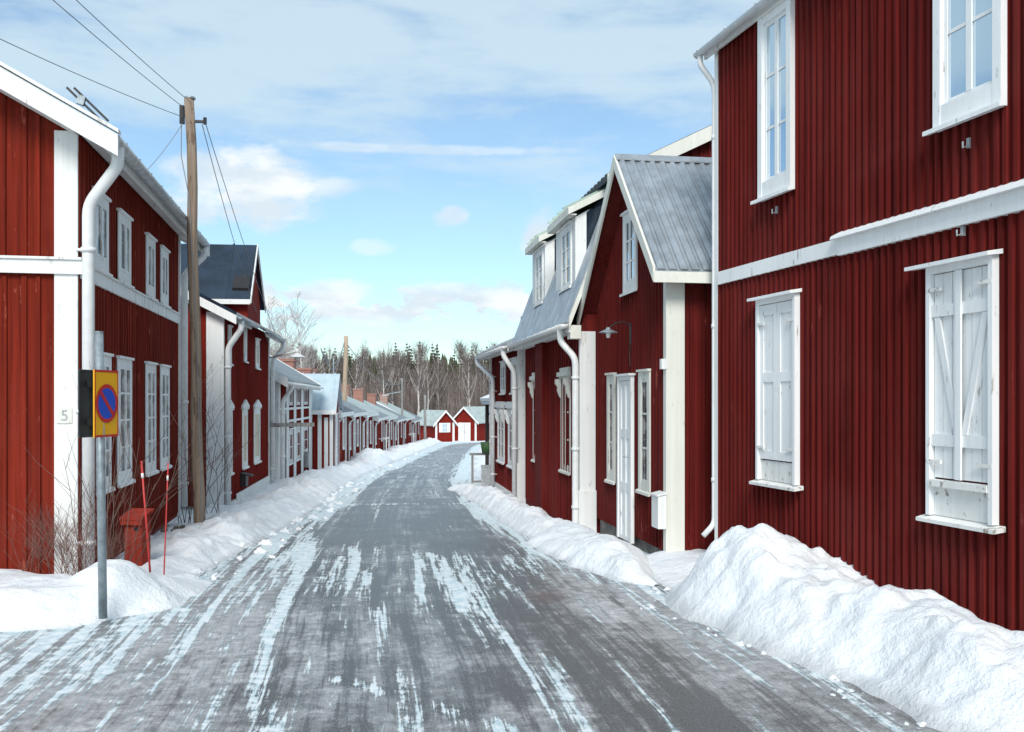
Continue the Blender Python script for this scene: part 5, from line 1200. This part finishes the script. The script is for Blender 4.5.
put_tree('birch_tree', fine[0], px2(206, 40), 40, (.6, .80), 1.0, 'top of a bare birch showing beside the tall brown pole above the left roof', 'tree', None)
put_tree('birch_tree', fine[1], px2(680, 34), 34, (.8, 1.03), 1.0, 'bare treetop behind the upper roof of the mansard house', 'tree', None)
# spruces
def spruce_mesh(sd_, H_, wd=2.1):
    rnd = random.Random(sd_); tm = MB(); tm.tube([(0, 0, 0), (0, 0, H_)], .16, 6, .02); cm = MB(); nl = 26
    for i in range(nl):
        t_ = i/(nl-1); z = H_*(.10+.88*t_); rad = wd*(1-t_)**.85*rnd.uniform(.75, 1.1)+.22; nb = int(7+7*(1-t_))
        for b in range(nb):
            a = rnd.uniform(0, 6.28); r_ = rad*rnd.uniform(.6, 1.1); dx, dy = math.cos(a), math.sin(a); q = Vector((0, 0, z)); tip = Vector((dx*r_, dy*r_, z-r_*.35+.1)); s_ = Vector((-dy, dx, 0))*r_*.20; mid = q.lerp(tip, .55)
            dn = Vector((0, 0, -.28-.1*r_))
            cm.add([q, mid+s_, tip, mid-s_, mid+dn], [(0, 1, 2, 3), (0, 4, 2), (1, 4, 3)])
    return tm, cm
sp = []
for i in range(3):
    tm, cm = spruce_mesh(200+i, 13.5, (1.9, 2.4, 1.6)[i]); tr = tm.build('trunk', 'bark_mauve'); cr_ = cm.build('crown', 'spruce_green'); sp.append((tr.data, cr_.data)); bpy.data.objects.remove(tr); bpy.data.objects.remove(cr_)
for i in range(95):
    y = rt.uniform(166, 190); px = rt.uniform(215, 540) if i < 75 else rt.choice([rt.uniform(-60, 200), rt.uniform(540, 900)]); s_ = rt.uniform(.90, 1.17)*y/172
    put_tree('spruce_tree', sp[i % 3], px2(px, y), y, (s_, s_), rt.uniform(0, 6.28), 'dark green spruce whose top shows above the bare birches', 'tree', 'spruces behind the far birches')
for px, y, s_, lab in ((348, 150, 1.02, 'broad green spruce rising just right of the light wooden pole'), (487, 160, 1.06, 'yellow-green pine top standing tallest at the right end of the far wood'), (440, 150, .82, 'small dark spruce between the birches above the end cottages')):
    put_tree('spruce_tree', sp[1], px2(px, y), y, (s_, s_), 1.0, lab, 'tree', None)
# thicket: brown brushwood mass of the far wood
m = MB(); rnd = random.Random(5)
for i in range(9000):
    y = rnd.uniform(138, 172); x = px2(rnd.uniform(-120, 1050) if i % 4 == 0 else rnd.uniform(225, 550), y); Hh = rnd.uniform(4.0, 10.4)*y/155; w_ = rnd.uniform(.018, .06); lx = rnd.uniform(-.10, .10)*Hh
    z0 = g(y)-.2; k_ = rnd.uniform(.45, .7); kx = x+lx*k_
    m.add([(x-w_, y, z0), (x+w_, y, z0), (kx+w_*.6, y+.1, z0+Hh*k_), (kx-w_*.6, y+.1, z0+Hh*k_), (x+lx, y, z0+Hh)], [(0, 1, 2, 3), (3, 2, 4)])
    for _ in range(3):
        u = rnd.uniform(.35, .9); bx_, bz = x+lx*u, z0+Hh*u; ex = bx_+rnd.uniform(-1, 1); ez = bz+rnd.uniform(.5, 1.6); m.add([(bx_-.02, y, bz), (bx_+.02, y, bz+.05), (ex, y+rnd.uniform(-.4, .4), ez)], [(0, 1, 2)])
tag(m.build('thicket', 'twig_far'), 'dense leafless brown brushwood filling the far wood', 'thicket', None, 'stuff')
# far conifer wood behind everything
m = MB(); rnd = random.Random(15)
for i in range(1500):
    y = rnd.uniform(192, 300); x = rnd.uniform(-.75, .75)*y-2; Hh = rnd.uniform(.055, .066)*y+1.0; w_ = Hh*.14; z0 = g(y)-.2
    for k_ in range(3):
        a = k_*1.047+rnd.uniform(0, .5); dx, dy = math.cos(a)*w_, math.sin(a)*w_
        pts = []; nseg = 5
        m.add([(x-dx, y-dy, z0), (x+dx, y+dy, z0), (x+dx*.75, y+dy*.75, z0+Hh*.4), (x+dx*.45, y+dy*.45, z0+Hh*.72), (x, y, z0+Hh), (x-dx*.5, y-dy*.5, z0+Hh*.68), (x-dx*.8, y-dy*.8, z0+Hh*.36)], [(0, 1, 2, 3, 4, 5, 6)])
tag(m.build('forest', 'spruce_green'), 'far dark conifer forest closing the view', 'forest', None, 'stuff')
